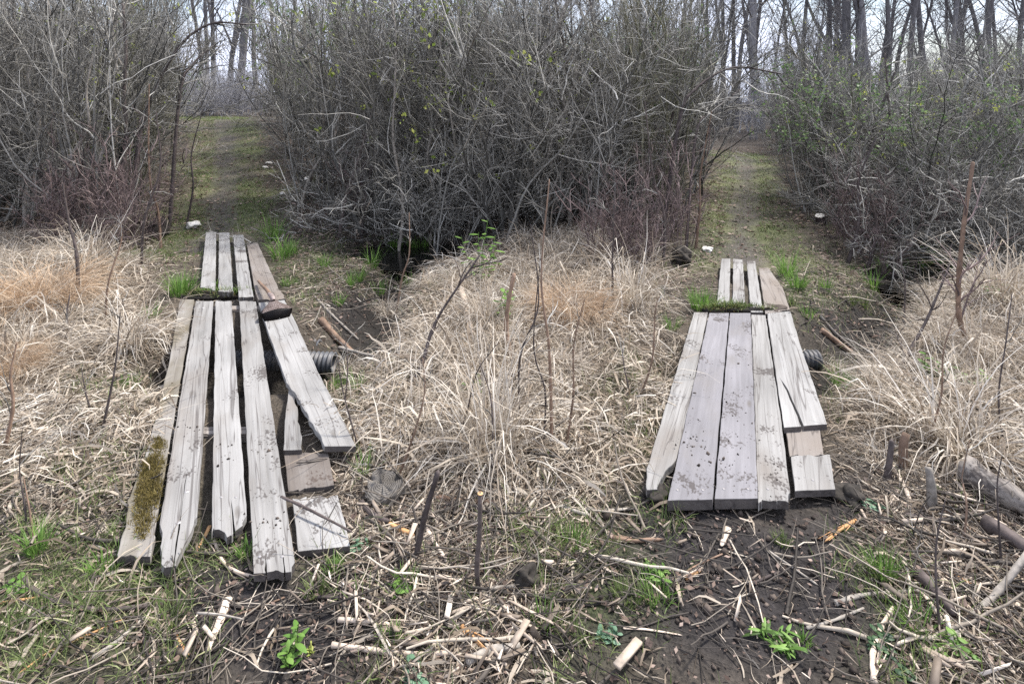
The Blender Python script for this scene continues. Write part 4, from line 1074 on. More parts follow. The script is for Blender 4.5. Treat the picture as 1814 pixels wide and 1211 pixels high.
upright('crooked_sapling', 'grey crooked stem with an elbow in the thicket at the left edge', 'stem', (62, 350), [(52, 250), (46, 190), (54, 178), (30, 90), (5, 10)], 9, 'stick_grey', .2, (1, .4), 14, 'twig', (.3, .8))
upright('crooked_sapling', 'dark stem sweeping out from the thicket floor at the left edge', 'stem', (70, 350), [(20, 240), (5, 160), (18, 60)], 9, 'stick_dark', .2, (1, .4), 14, 'twig', (.3, .8))
upright('crooked_sapling', 'grey crooked stem with an elbow beside the repaired bridge thicket', 'stem', (1010, 400), [(1005, 320), (1012, 240), (992, 130), (970, 40)], 9, 'stick_grey', .2, (1, .4), 14, 'twig', (.3, .8))
upright('slender_tree', 'long dark stem leaning left out of the thicket at the middle', 'stem', (1168, 330), [(1110, 150), (1060, 60), (1040, 0)], 8, 'stick_dark', .2, (1, .5), 14, 'twig', (.3, .8))

def on_board(px, py):
    """inside the decking of either bridge (photo pixels)"""
    def inside(poly):
        c = np.zeros(px.shape, bool); j = len(poly) - 1
        for i in range(len(poly)):
            xi, yi = poly[i]; xj, yj = poly[j]
            c ^= ((yi > py) != (yj > py)) & (px < (xj - xi) * (py - yi) / (yj - yi + 1e-9) + xi); j = i
        return c
    A = [(330, 535), (510, 535), (566, 661), (580, 715), (585, 785), (588, 860), (620, 965), (528, 980), (520, 1010), (450, 1012), (440, 920), (300, 995), (225, 985), (272, 800), (292, 720), (306, 640)]
    B = [(362, 411), (437, 413), (462, 432), (510, 540), (352, 525)]
    C = [(1229, 553), (1400, 551), (1462, 751), (1420, 762), (1425, 802), (1470, 812), (1480, 866), (1400, 880), (1185, 886), (1146, 860), (1167, 760)]
    D = [(1276, 457), (1340, 460), (1362, 474), (1400, 552), (1267, 548)]
    return inside(A) | inside(B) | inside(C) | inside(D)

def seg_clear(x, y):
    """distance to the two decks' middle lines, less their half width"""
    A = [flat(395, 990), flat(415, 760), flat(425, 535), flat(400, 411)]; B = [flat(1310, 880), flat(1315, 555), flat(1310, 460)]
    return np.minimum(seg_dist(x, y, A) - .33, seg_dist(x, y, B) - .36)

# ------------------------------------------------------------------ dry grass tussocks
def tussock_mesh(seed, n, spread, Lr, lean, droop, mat, K=7, w=(.0026, .009), crease=.16):
    rs = np.random.default_rng(seed)
    a0 = rs.uniform(0, 2 * math.pi, n); rr = spread * np.sqrt(rs.random(n))
    base = np.stack([rr * np.cos(a0), rr * np.sin(a0), np.full(n, -.02)], 1)
    az = a0 + rs.normal(0, .9, n)
    e0 = np.clip(rs.normal(lean, .42, n), .1, 1.55)
    g = Geo(); g.add(*blades(base, az, rs.uniform(Lr[0], Lr[1], n), e0, rs.uniform(droop[0], droop[1], n), rs.uniform(w[0], w[1], n), K, rs, .18, np.clip(rs.beta(2.2, 1.6, n), 0, 1), lambda x, y: np.full(x.shape, -.01), crease))
    return g.mesh('tussock', M[mat])
TUS = [tussock_mesh(1, 300, .14, (.25, .65), 1.15, (.8, 2.2), 'straw'),
       tussock_mesh(2, 300, .17, (.25, .60), .95, (.8, 2.4), 'straw'),
       tussock_mesh(3, 250, .12, (.35, .85), 1.25, (.5, 1.8), 'straw'),
       tussock_mesh(4, 340, .20, (.2, .5), .7, (.5, 2.0), 'straw'),
       tussock_mesh(5, 300, .15, (.3, .7), 1.05, (1.2, 2.8), 'straw')]
TAN = tussock_mesh(8, 1500, .26, (.35, .62), 1.25, (1.4, 2.9), 'straw_tan', 9, (.0018, .0035), .02)
def put_tussock(me, px, py, s, label, group=None, rot=None, xy=None, zs=1.0):
    b = Vector((xy[0], xy[1], T(*xy))) if xy is not None else hit(px, py)
    o = link('dry_grass_tussock', me, None, b, (0, 0, random.uniform(0, 6.28) if rot is None else rot))
    o.scale = (s, s, s * zs)
    return tag(o, label, 'dry grass', group)
put_tussock(TAN, 72, 545, 1.05, 'dome shaped tan tussock of fine grass left of the broken bridge', zs=1.05)
put_tussock(TAN, 1010, 560, .8, 'tan fine grass tussock among pale straw left of the repaired bridge')
put_tussock(TAN, 12, 660, .5, 'small orange tan grass head clump at the picture edge')
put_tussock(TUS[2], 160, 480, 1.0, 'tall pale tussock behind the tan dome of grass')
put_tussock(TUS[4], 232, 610, .8, 'drooping tussock over a dark hollow left of the broken bridge')
put_tussock(TUS[1], 720, 492, .62, 'domed straw tussock above the dark pool of the broken bridge')
put_tussock(TUS[4], 690, 560, .6, 'drooping straw tussock on the ditch bank of the broken bridge')
put_tussock(TUS[2], 870, 810, 1.0, 'tall dry tussock arching at the middle over the chip pile')
put_tussock(TUS[2], 1120, 545, 1.0, 'tall pale tussock left of the far end of the repaired bridge')
put_tussock(TUS[1], 1660, 525, .62, 'domed straw tussock above the pool of the repaired bridge')
put_tussock(TUS[2], 1770, 545, 1.1, 'tall pale straw tussock at the far edge of the repaired bridge bank')
put_tussock(TUS[4], 1700, 800, 1.0, 'arching straw tussock over the large grey log')
put_tussock(TUS[3], 614, 652, .36, 'small flattened straw clump at the mouth of the culvert')
put_tussock(TUS[3], 1468, 650, .36, 'small flattened straw clump beside the repaired bridge culvert')
GRP = [('left of the broken bridge', (0, 330, 400, 850)), ('between the two bridges', (600, 1215, 420, 850)), ('right of the repaired bridge', (1440, 1814, 450, 850))]
cand = []
rs = np.random.default_rng(77)
for _ in range(9000):
    y = rs.uniform(2.2, 7.6); x = rs.uniform(-1, 1) * (1.0 * y + .9)
    cand.append((x, y))
cand = np.array(cand); zc = zones(cand[:, 0], cand[:, 1])
ok = (~on_board(zc['px'], zc['py'])) & (seg_clear(cand[:, 0], cand[:, 1]) > .2) & (rs.random(len(cand)) < np.clip(zc['stand'] * 1.2 - .15, 0.015, 1) * np.clip(zc['straw'] * 2, 0, 1) * (1 - zc['path']))
chosen = []
for c, px, py in zip(cand[ok], zc['px'][ok], zc['py'][ok]):
    gi = [k for k, (_, (a, b_, c_, d)) in enumerate(GRP) if a <= px <= b_ and c_ <= py <= d]
    if gi and all((c[0] - q[0]) ** 2 + (c[1] - q[1]) ** 2 > .27 ** 2 for q, _ in chosen):
        chosen.append((c, gi[0]))
chosen = chosen[:95]
for c, gi in chosen:
    s = rs.uniform(.38, .74) * (0.65 + .35 * min(1, max(0, (c[1] - 2.5) / 2)))
    put_tussock(TUS[rs.integers(0, 5)], 0, 0, s, 'pale dry grass tussock in the matted straw ' + GRP[gi][0], 'dry grass tussocks ' + GRP[gi][0], xy=c)

# ------------------------------------------------------------------ green tufts and small plants
def tuft(label, px, py, h, w, mat='bright_grass', n=70, lean=1.3, group=None, name='green_grass_tuft', bw=None):
    SEED[0] += 1; rs = np.random.default_rng(SEED[0])
    b = hit(px, py); s = b.y / F; H = h * s; Wd = w * s / 2; dpt = 1.0 if w < 100 else .12
    a0 = rs.uniform(0, 2 * math.pi, n); rr = Wd * .8 * np.sqrt(rs.random(n))
    base = np.stack([rr * np.cos(a0), rr * np.sin(a0) * dpt, np.full(n, -.01 if w < 100 else .05)], 1)
    V, Fq, t = blades(base, a0 + rs.normal(0, .6, n), H * rs.uniform(.55, 1.15, n), np.clip(rs.normal(lean, .18, n), .2, 1.55), rs.uniform(.1, .9, n), (bw or max(.0035, .0012 * b.y)) * rs.uniform(.7, 1.3, n), 5, rs, .1, rs.beta(2, 2, n))
    return tag(link(name, mk_mesh(name, V, Fq, M[mat], t), None, b, (0, 0, 0)), label, 'grass tuft', group)
TF = [('small green shoots on the ditch bank past the rotten log', 600, 540, 26, 20), ('green tuft between the rotten log and the pool of the broken bridge', 670, 520, 30, 26), ('green shoots on the mud beside the brown board of the repaired bridge', 1430, 560, 26, 26), ('green tuft by the pale stick over the repaired bridge ditch', 1530, 545, 28, 22), ('row of green shoots at the pool rim of the repaired bridge', 1570, 490, 36, 50), ('thick green tuft at the left end of the joint of the broken bridge', 320, 522, 46, 46), ('mossy grass strip along the joint of the two spans of the broken bridge', 392, 529, 9, 110), ('mossy grass strip along the joint of the two spans of the repaired bridge', 1300, 555, 9, 110), ('small green tuft in straw left of the broken bridge', 270, 566, 36, 22),
      ('green tuft by the culvert beside the split board', 600, 692, 48, 26), ('yellow green tuft behind the culvert tuft', 634, 690, 40, 24),
      ('sparse green tuft on the mud above the pool edge', 576, 474, 34, 20), ('tall green tuft standing by the pool of the broken bridge', 660, 476, 46, 22),
      ('green tuft between the ditch and the pool', 636, 500, 36, 14), ('yellow green tuft on the ditch bank', 622, 508, 30, 12), ('short green tuft by the domed tussock', 727, 506, 28, 24),
      ('green shoot row at the far side of the pool', 740, 444, 32, 40), ('thin shoots in the dark pool water', 700, 440, 30, 30),
      ('low green tuft by the muddy board', 512, 505, 22, 26), ('green grass strip beside the far end of the muddy board', 500, 458, 46, 40), ('tall green grass beside the far span of the broken bridge', 484, 428, 52, 36),
      ('green grass tuft past the tall green grass', 520, 452, 30, 26), ('grass tuft growing in the gap of the far span of the broken bridge', 384, 512, 20, 8),
      ('yellow green tuft on soil below the square board end', 560, 1054, 34, 40), ('pale green tuft beside the square board end', 592, 1012, 30, 30),
      ('green patch of grass below the mossy board', 300, 1112, 46, 60), ('green tuft in the straw beside the mossy board', 215, 690, 28, 60), ('green tuft under the sliver of the broken board', 435, 985, 34, 26),
      ('green tuft beside the bent stalks in the straw', 645, 840, 50, 26), ('green tuft among the chips below the grey stump', 718, 1040, 34, 40), ('yellow tuft on the chips by the long peeled stick', 690, 1140, 30, 40),
      ('tall grass clump left of the dark crooked branch', 66, 985, 60, 30), ('moss green tuft near the dark crooked branch', 190, 1010, 40, 70),
      ('thick green tuft at the left end of the joint of the repaired bridge', 1243, 548, 44, 42), ('green tuft in straw left of the repaired bridge', 1190, 585, 34, 24),
      ('tall green grass beside the far span of the repaired bridge', 1395, 490, 56, 34), ('green grass past the far span of the repaired bridge', 1412, 512, 40, 30),
      ('green tuft by the ditch of the repaired bridge', 1488, 684, 50, 22), ('yellow green tuft behind the ditch tuft of the repaired bridge', 1508, 690, 36, 14), ('green tuft on the mud of the repaired bridge', 1465, 514, 30, 22), ('green tuft by the pool of the repaired bridge', 1545, 512, 40, 24),
      ('yellow green tuft on the bank of the repaired bridge', 1508, 540, 30, 14), ('short bright tuft by the straw dome of the repaired bridge', 1602, 540, 24, 22), ('low yellow tuft by the brown board', 1402, 540, 20, 22), ('shoots in the pool of the repaired bridge', 1620, 480, 28, 40),
      ('grass sprig growing in the gap of the far span of the repaired bridge', 1296, 545, 18, 7),
      ('grass tuft on the near left corner soil of the repaired bridge', 960, 1108, 40, 50), ('bright tuft beside the blue green rosette', 1165, 1062, 42, 60), ('tall grass tuft by the level grey stick', 1562, 1025, 60, 34), ('bright grass fountain in the near grass', 1632, 1118, 56, 70),
      ('small tuft on the bare soil of the repaired bridge', 1425, 1142, 30, 24), ('yellow green tuft at the edge of the bare soil', 1385, 965, 22, 30), ('green tuft by the curled bark stick', 1020, 965, 34, 50), ('yellow green tuft above the flat white stick', 1110, 1060, 34, 60)]
for k, (lb, px, py, h, w) in enumerate(TF):
    m = 'grass' if ('yellow' in lb or 'moss' in lb or 'pale' in lb) and k % 2 else 'bright_grass'
    tuft(lb, px, py, h, w, m, 46 if w < 30 else 330 if w > 100 else 210 if 'thick' in lb else 90, 1.25 if 'fountain' not in lb else .9)

def leafy_plant(label, px, py, w, n_stems, leaf_l, mat, lean=1.0, h=20, cat='plant', aspect=.34, per=7, name='leafy_plant'):
    SEED[0] += 1; rs = np.random.default_rng(SEED[0])
    b = hit(px, py); s = b.y / F
    root = thing(name, label, cat, b)
    g = Geo(); gl = Geo()
    a0 = rs.uniform(0, 6.28, n_stems); rr = w * s * .35 * np.sqrt(rs.random(n_stems)) * (n_stems > 1)
    base = np.stack([rr * np.cos(a0), rr * np.sin(a0), np.full(n_stems, -.01)], 1)
    d = np.stack([np.cos(a0) * .35, np.sin(a0) * .35, np.full(n_stems, 1.0)], 1)
    P = grow(base, d, h * s * rs.uniform(.7, 1.2, n_stems), 6, rs, .1)
    g.add(*tubes(P, np.full((n_stems, 6), .0022), rs.random(n_stems), 5))
    link('stalk', g.mesh('stalk', M[mat]), root)
    for i in range(n_stems):
        for k in range(per):
            t = (k + .6) / per * 5; j = min(int(t), 4); at = P[i, j] + (P[i, j + 1] - P[i, j]) * (t - j)
            az = k * 2.4 + rs.uniform(-.4, .4); el = rs.uniform(.1, .9) * lean; L = leaf_l * s * rs.uniform(.7, 1.2)
            dirv = np.array([math.cos(az) * math.cos(el), math.sin(az) * math.cos(el), math.sin(el)]); sd_ = np.array([-math.sin(az), math.cos(az), 0]); upv = np.cross(dirv, sd_)
            K = 6; rows = []
            for q in range(K):
                u = q / (K - 1); wd = L * aspect * .5 * math.sin(math.pi * min(1, u * .93 + .05)) ** .8
                c = at + dirv * L * u + np.array([0, 0, -1]) * L * .35 * u * u
                rows += [c + sd_ * wd - upv * wd * .35, c, c - sd_ * wd - upv * wd * .35]
            V = np.array(rows); Fq = np.array([[q * 3 + a, q * 3 + a + 1, q * 3 + a + 4, q * 3 + a + 3] for q in range(K - 1) for a in (0, 1)])
            gl.add(V, Fq, np.full(len(V), rs.beta(2, 2)))
    link('foliage', gl.mesh('foliage', M[mat], True), root)
    return root
leafy_plant('yellow green leafy seedling on bare dark soil below the broken bridge', 514, 1170, 40, 3, 34, 'bright_grass', 1.1, 46, per=8, aspect=.28)
leafy_plant('tiny yellow flowered sprig right of the leafy seedling', 548, 1162, 22, 4, 9, 'bud', 1, 16)
leafy_plant('bright green spreading plant on the bare soil of the repaired bridge', 1378, 1142, 60, 7, 34, 'bright_grass', .8, 20, per=6, aspect=.2)
leafy_plant('blue green rosette on soil left of the flat white stick', 1080, 1132, 40, 8, 15, 'blue_leaf', .7, 16, aspect=.5)
leafy_plant('dark green leafy clump beside the tall grass tuft', 1566, 1150, 44, 9, 16, 'dark_leaf', .6, 22, aspect=.55)
leafy_plant('bright green clover like plant by the leaning branch foot', 1712, 1158, 40, 6, 18, 'bright_grass', .5, 20, aspect=.7)
leafy_plant('small green plant left of the clover like plant', 1674, 1172, 24, 4, 14, 'bright_grass', .5, 14, aspect=.6)
leafy_plant('green plant at the corner of the near grass', 1605, 1205, 30, 4, 16, 'dark_leaf', .5, 14, aspect=.6)
leafy_plant('bluish leaves at the foot of the square board end', 636, 972, 36, 6, 14, 'blue_leaf', .5, 12, aspect=.5)
leafy_plant('broad green leaves among the chips below the grey stump', 708, 1045, 26, 3, 18, 'bright_grass', .7, 22, aspect=.6)
leafy_plant('bluish leaves at the near edge of the chip pile', 735, 1196, 60, 8, 18, 'blue_leaf', .5, 14, aspect=.55)
leafy_plant('green leafy sprout above the pool at the middle', 852, 500, 36, 5, 16, 'bright_grass', .7, 100, per=10, aspect=.5)
leafy_plant('green leafy sprout in the straw at the middle', 880, 570, 40, 4, 16, 'bright_grass', .7, 60, aspect=.5)
leafy_plant('low green sprout in straw beside the dark stalk', 838, 700, 30, 5, 16, 'bright_grass', .7, 34, aspect=.5)
leafy_plant('green leafy sprout above the pool of the repaired bridge', 1688, 490, 40, 5, 16, 'bright_grass', .7, 70, per=9, aspect=.5)
leafy_plant('green sprout in the bank straw of the repaired bridge', 1658, 670, 30, 5, 15, 'bright_grass', .7, 40, aspect=.5)
leafy_plant('green sprout at the far edge of the bank of the repaired bridge', 1770, 540, 40, 5, 15, 'soft_leaf', .7, 40, aspect=.5)
leafy_plant('green sprout on the bank by the bent reddish sapling foot', 1720, 690, 40, 6, 15, 'bright_grass', .7, 34, aspect=.5)
leafy_plant('bright leafy sprout on the grass left of the bare soil', 1165, 1022, 50, 7, 18, 'bright_grass', .7, 18, aspect=.35)
leafy_plant('green clover patch plant at the picture edge by the reddish stick', 24, 1050, 36, 5, 18, 'bright_grass', .6, 14, aspect=.6)
leafy_plant('small green plant by the shredded stick foot', 1545, 898, 26, 5, 13, 'blue_leaf', .6, 12, aspect=.6)

# moss cushion on the half buried board, and stray straw lying over the boards
def moss():
    rs = np.random.default_rng(9); n = 9000
    quad = [flat(*p, L1.location.z) for p in ((262, 775), (300, 775), (274, 955), (220, 955))]
    u, v = rs.random(n), rs.random(n)
    q = np.array(quad); P = (q[0] * (1 - u)[:, None] + q[1] * u[:, None]) * (1 - v)[:, None] + (q[3] * (1 - u)[:, None] + q[2] * u[:, None]) * v[:, None]
    keep = fbm(P[:, 0], P[:, 1], .07, 5) + .9 * np.minimum(u, 1 - u) + .7 * np.minimum(v, 1 - v) + rs.normal(0, .13, n) > .86; P = P[keep]; n = len(P)
    base = np.column_stack([P, np.full(n, L1.location.z - .002)])
    V, Fq, t = blades(base, rs.uniform(0, 6.28, n), rs.uniform(.006, .026, n), rs.uniform(.3, 1.4, n), rs.uniform(0, 1, n), rs.uniform(.002, .004, n), 3, rs, .3, rs.beta(2, 2.5, n))
    Ri = Matrix.Rotation(-L1.rotation_euler.z, 3, 'Z')
    V = (V - np.array(L1.location)) @ np.array(Ri).T
    link('moss', mk_mesh('moss', V, Fq, M['moss'], t), L1)
moss()

# ------------------------------------------------------------------ uncountable litter
def scatter(n, dens, y0, y1, power, seed, xlim=1.05):
    """n points on the ground, density falling with distance, thinned by dens(zones)"""
    rs = np.random.default_rng(seed)
    n = int(n * 1.3); u = rs.random(n); k = 1 - power
    y = (y0 ** k + u * (y1 ** k - y0 ** k)) ** (1 / k)
    x = rs.uniform(-1, 1, n) * (xlim * y + 1.1)
    z = zones(x, y)
    keep = rs.random(n) < dens(z, x, y)
    z = {k_: v[keep] for k_, v in z.items()}
    x, y = x[keep], y[keep]
    return x, y, terrain(x, y), z, rs

def straw_litter():
    x, y, z, zn, rs = scatter(135000, lambda q, x, y: np.clip(.05 + q['bank'] * .5 + q['straw'] * 1.05 + q['debris'] * .42 + q['green'] * .16 - q['soil'] * .6, .012, 1) * (1 - .9 * q['wood'] * (1 - q['bank'])) * (1 - .8 * q['path']) * (1 - .8 * q['mud']) * np.where(on_board(q['px'], q['py']), .012, 1), 1.15, 8.0, .75, 201)
    n = len(x); st = np.clip(zn['straw'], 0, 1)
    e0 = np.where(rs.random(n) < .04 + .26 * zn['stand'], rs.uniform(.3, 1.2, n), rs.uniform(0, .22, n))
    L = np.where(e0 > .25, rs.uniform(.15, .5, n), rs.uniform(.06, .34, n)) * (.55 + .45 * st)
    g = Geo(); g.add(*blades(np.column_stack([x, y, z + .008 + rs.uniform(0, .05, n) * st]), rs.uniform(0, 6.28, n), L, e0, rs.uniform(.2, 2.2, n), np.clip(rs.lognormal(-5.5, .55, n), .0015, .015), 6, rs, .28, np.clip(rs.beta(1.2, 1.2, n) * (.62 + .28 * st) * (.6 + .8 * fbm(x, y, .6, 55)), 0, 1), terrain, .18))
    tag(link('dry_straw_litter', g.mesh('dry_straw_litter', M['straw'])), kind='stuff')
straw_litter()

def standing_straw():
    x, y, z, zn, rs = scatter(20000, lambda q, x, y: np.clip(q['stand'] * .8 + .04 * q['straw'], 0, 1) * np.clip(vnoise(x, y, .35, 91) * 2.2 - .5, .05, 1) * (1 - q['wood']) * (1 - q['path']) * (~on_board(q['px'], q['py'])), 2.0, 7.8, .4, 202)
    n = len(x)
    g = Geo(); g.add(*blades(np.column_stack([x, y, z - .01]), rs.uniform(0, 6.28, n), rs.uniform(.2, .62, n) * np.clip((y - 1.2) / 2.5, .35, 1), np.clip(rs.normal(1.05, .35, n), .2, 1.5), rs.uniform(.4, 2.6, n), rs.lognormal(-5.4, .45, n), 7, rs, .28, np.clip(rs.beta(1.3, 1.2, n) * (.55 + .85 * fbm(x, y, .5, 57)), 0, 1), terrain, .2))
    tag(link('standing_dry_grass', g.mesh('standing_dry_grass', M['straw'])), kind='stuff')
standing_straw()

def short_grass():
    x, y, z, zn, rs = scatter(190000, lambda q, x, y: np.clip(q['green'] * 1.35 + .06 + q['bank'] * .6 - q['soil'] * .3 + q['path'] * .75 * np.where(np.minimum(q['dl'], q['dr']) < .17, .12, 1), 0, 1) * np.where(on_board(q['px'], q['py']), 0, 1) * (1 - .8 * q['wood'] * (1 - q['bank'])) * np.clip(vnoise(x, y, .12, 71) * 1.8 - .35, 0, 1), 1.15, 16, .9, 203)
    n = len(x)
    g = Geo(); g.add(*blades(np.column_stack([x, y, z - .004]), rs.uniform(0, 6.28, n), rs.uniform(.025, .11, n) * np.where(zn['path'] > .3, .5 + 1.6 * (1 - zn['path']) * vnoise(x, y, .4, 5), 1), np.clip(rs.normal(.9, .4, n), .15, 1.5), rs.uniform(0, 1.4, n), rs.uniform(.0018, .004, n) * np.clip(y / 3.5, 1, 3), 4, rs, .15, rs.beta(2, 2, n)))
    tag(link('short_green_grass', g.mesh('short_green_grass', M['grass'])), kind='stuff')
short_grass()

def leaf_litter():
    x, y, z, zn, rs = scatter(60000, lambda q, x, y: np.clip(q['bank'] * .6 + q['wood'] * .8 + q['debris'] * .22 + q['soil'] * .06 + .04 + q['path'] * .30 + .9 * np.exp(-((q['px'] - 350) / 26) ** 2) * (q['py'] < 420) + .9 * np.exp(-((q['px'] - 1262) / 24) ** 2) * (q['py'] < 470) + q['mud'] * .25, 0, 1) * np.where(on_board(q['px'], q['py']), .01, 1), 1.2, 16, .5, 204)
    n = len(x)
    V, Fq, t = leaf_quads(np.column_stack([x, y, z + .012]), rs.uniform(.02, .06, n) * np.clip(y / 5, .5, 1.5), rs, rs.beta(1.6, 2.4, n))
    c = np.repeat(z + .012, 4); V[:, 2] = c + np.abs(V[:, 2] - c) * .4
    tag(link('leaf_litter', mk_mesh('leaf_litter', V, Fq, M['leaf_brown'], t)), kind='stuff')
leaf_litter()

def path_grass():
    rs = np.random.default_rng(301); out = []
    for P, n in ((PATH_L, 60000), (PATH_R, 50000)):
        A = np.array(P); t = rs.uniform(0, len(A) - 1.001, n); i = t.astype(int); f = (t - i)[:, None]
        c = A[i] * (1 - f) + A[i + 1] * f + rs.normal(0, .55, (n, 2)); out.append(c)
    c = np.concatenate(out); x, y = c[:, 0], c[:, 1]; z = zones(x, y); d = np.minimum(z['dl'], z['dr'])
    keep = (rs.random(len(x)) < np.clip(z['path'] * .9 + .25, 0, 1) * np.where(d < .2, .22, 1) * np.clip(fbm(x, y, .55, 61) * 2.6 - .75, .03, 1)) & (~on_board(z['px'], z['py'])) & (y > 5.6)
    x, y, d = x[keep], y[keep], d[keep]; n = len(x)
    g = Geo(); g.add(*blades(np.column_stack([x, y, terrain(x, y) - .004]), rs.uniform(0, 6.28, n), rs.uniform(.03, .08, n) * (.7 + np.clip(d - .3, 0, .8)), np.clip(rs.normal(.85, .4, n), .15, 1.5), rs.uniform(0, 1.4, n), rs.uniform(.004, .009, n), 4, rs, .15, rs.beta(2, 2, n)))
    tag(link('path_grass', g.mesh('path_grass', M['grass'])), kind='stuff')
path_grass()

def leaf_fragments():
    x, y, z, zn, rs = scatter(70000, lambda q, x, y: np.clip(q['debris'] * .8 + q['soil'] * .07 + q['green'] * .35 + q['bank'] * .5 + .05, 0, 1) * np.where(on_board(q['px'], q['py']), .008, 1), 1.15, 7, .9, 302)
    n = len(x)
    V, Fq, t = leaf_quads(np.column_stack([x, y, z + .006]), np.clip(rs.lognormal(-4.3, .5, n), .005, .045), rs, rs.beta(1.3, 1.8, n))
    c = np.repeat(z + .006, 4); V[:, 2] = c + np.abs(V[:, 2] - c) * .5
    tag(link('leaf_fragment_litter', mk_mesh('leaf_fragment_litter', V, Fq, M['leaf_brown'], t)), kind='stuff')
leaf_fragments()

def twig_litter():
    x, y, z, zn, rs = scatter(30000, lambda q, x, y: np.clip(q['bank'] * .5 + q['debris'] * .75 + q['soil'] * .05 + q['green'] * .12 + q['wood'] * .5 + .06, 0, 1) * np.where(on_board(q['px'], q['py']), 0, 1) * (1 - .85 * q['path']), 1.15, 11, .7, 205)
    n = len(x); a = rs.uniform(0, 6.28, n)
    P = grow(np.column_stack([x, y, z + .008]), np.column_stack([np.cos(a), np.sin(a), rs.uniform(-.05, .18, n)]), rs.uniform(.05, .38, n), 6, rs, .14)
    zf = terrain(P[:, :, 0].ravel(), P[:, :, 1].ravel()).reshape(P.shape[:2]) + .004
    P[:, :, 2] = np.maximum(P[:, :, 2], zf)
    r0 = np.clip(rs.lognormal(-6.1, .55, n), .001, .009)
    g = Geo(); g.add(*tubes(P, taper_r(r0, r0 * .5, 6), np.clip(rs.beta(1.3, 1.6, n) * 1.1, 0, 1), 4))
    tag(link('twig_litter', g.mesh('twig_litter', tint_mat('litter_bark', [(0, (.025, .021, .018)), (.5, (.085, .072, .060)), (.8, (.23, .195, .155)), (1, (.52, .45, .36))], .75, .3, 30))), kind='stuff')
twig_litter()

def chip_litter():
    x, y, z, zn, rs = scatter(17000, lambda q, x, y: np.clip(q['debris'] * .8 + q['soil'] * .05 + q['green'] * .04, 0, 1) * np.where(on_board(q['px'], q['py']), 0, 1) * (1 - q['path']) * (1 - q['wood']), 1.15, 6, .9, 206)
    n = len(x); a = rs.uniform(0, 6.28, n); L = rs.gamma(1.8, .018, n) + .012
    d = unit(np.column_stack([np.cos(a), np.sin(a), rs.normal(.1, .22, n)])); s = unit(np.cross(d, np.column_stack([rs.normal(0, .4, n), rs.normal(0, .4, n), np.ones(n)])))
    w = L * rs.uniform(.06, .22, n); c = np.column_stack([x, y, z + .014 + L * .08]); up = unit(np.cross(s, d)); h = (w * .3)[:, None]
    f = lambda a, b: rs.uniform(a, b, n)[:, None]
    dl, wl = d * L[:, None] / 2, s * w[:, None] / 2
    A = [c - dl * f(.7, 1.1) - wl * f(.5, 1), c + dl * f(.6, 1.1) - wl * f(.2, 1), c + dl * f(.6, 1.1) + wl * f(.2, 1), c - dl * f(.7, 1.1) + wl * f(.5, 1)]
    V = np.stack(A + [p + up * h for p in A], 1).reshape(-1, 3); b = np.arange(n)[:, None] * 8
    Fq = np.concatenate([b + np.array(f) for f in ([4, 5, 6, 7], [0, 3, 2, 1], [0, 1, 5, 4], [1, 2, 6, 5], [2, 3, 7, 6], [3, 0, 4, 7])])
    tag(link('wood_chip_litter', mk_mesh('wood_chip_litter', V, Fq, M['chip'], np.repeat(rs.beta(2, 2, n), 8))), kind='stuff')
chip_litter()

def crumbs():
    rs = np.random.default_rng(207)
    x, y, z, zn, _ = scatter(18000, lambda q, x, y: np.clip(q['soil'] * .8 + q['mud'] * .3, 0, 1) * np.where(on_board(q['px'], q['py']), 0, 1), 1.15, 5, 1.01, 208)
    bx, by = [], []
    for cx, cy, sx, sy, k, zt in ((1215, 782, 22, 8, 30, .063), (1265, 818, 20, 10, 24, .063), (1310, 760, 16, 50, 34, .063), (1230, 700, 16, 50, 24, .063), (475, 925, 22, 8, 26, .048), (470, 795, 16, 12, 24, .048), (400, 800, 12, 20, 14, .047), (1370, 845, 12, 20, 18, .051), (335, 760, 10, 10, 14, .046), (1360, 552, 30, 5, 60, .064), (460, 528, 18, 6, 50, .058)):
        for _k in range(k):
            q = flat(rs.normal(cx, sx), rs.normal(cy, sy), zt); bx.append((*q, zt))
    P = np.concatenate([np.column_stack([x, y, z + .002]), np.array(bx)])
    n = len(P); s = np.concatenate([rs.gamma(1.4, .0030, len(x)) + .0015, rs.gamma(1.5, .0014, len(bx)) + .001])
    o = np.array([[1, 0, 0], [0, 1, 0], [-1, 0, 0], [0, -1, 0], [0, 0, 1], [0, 0, -.4]])
    V = P[:, None] + o[None] * s[:, None, None] * rs.uniform(.6, 1.3, (n, 6, 1)) + rs.normal(0, .25, (n, 6, 3)) * s[:, None, None]
    b = np.arange(n)[:, None] * 6
    Fq = np.concatenate([b + np.array(f) for f in ([0, 1, 4], [1, 2, 4], [2, 3, 4], [3, 0, 4], [1, 0, 5], [2, 1, 5], [3, 2, 5], [0, 3, 5])])
    tag(link('soil_crumbs', mk_mesh('soil_crumbs', V.reshape(-1, 3), Fq, M['crumb'], np.repeat(rs.random(n), 6))), kind='stuff')
crumbs()

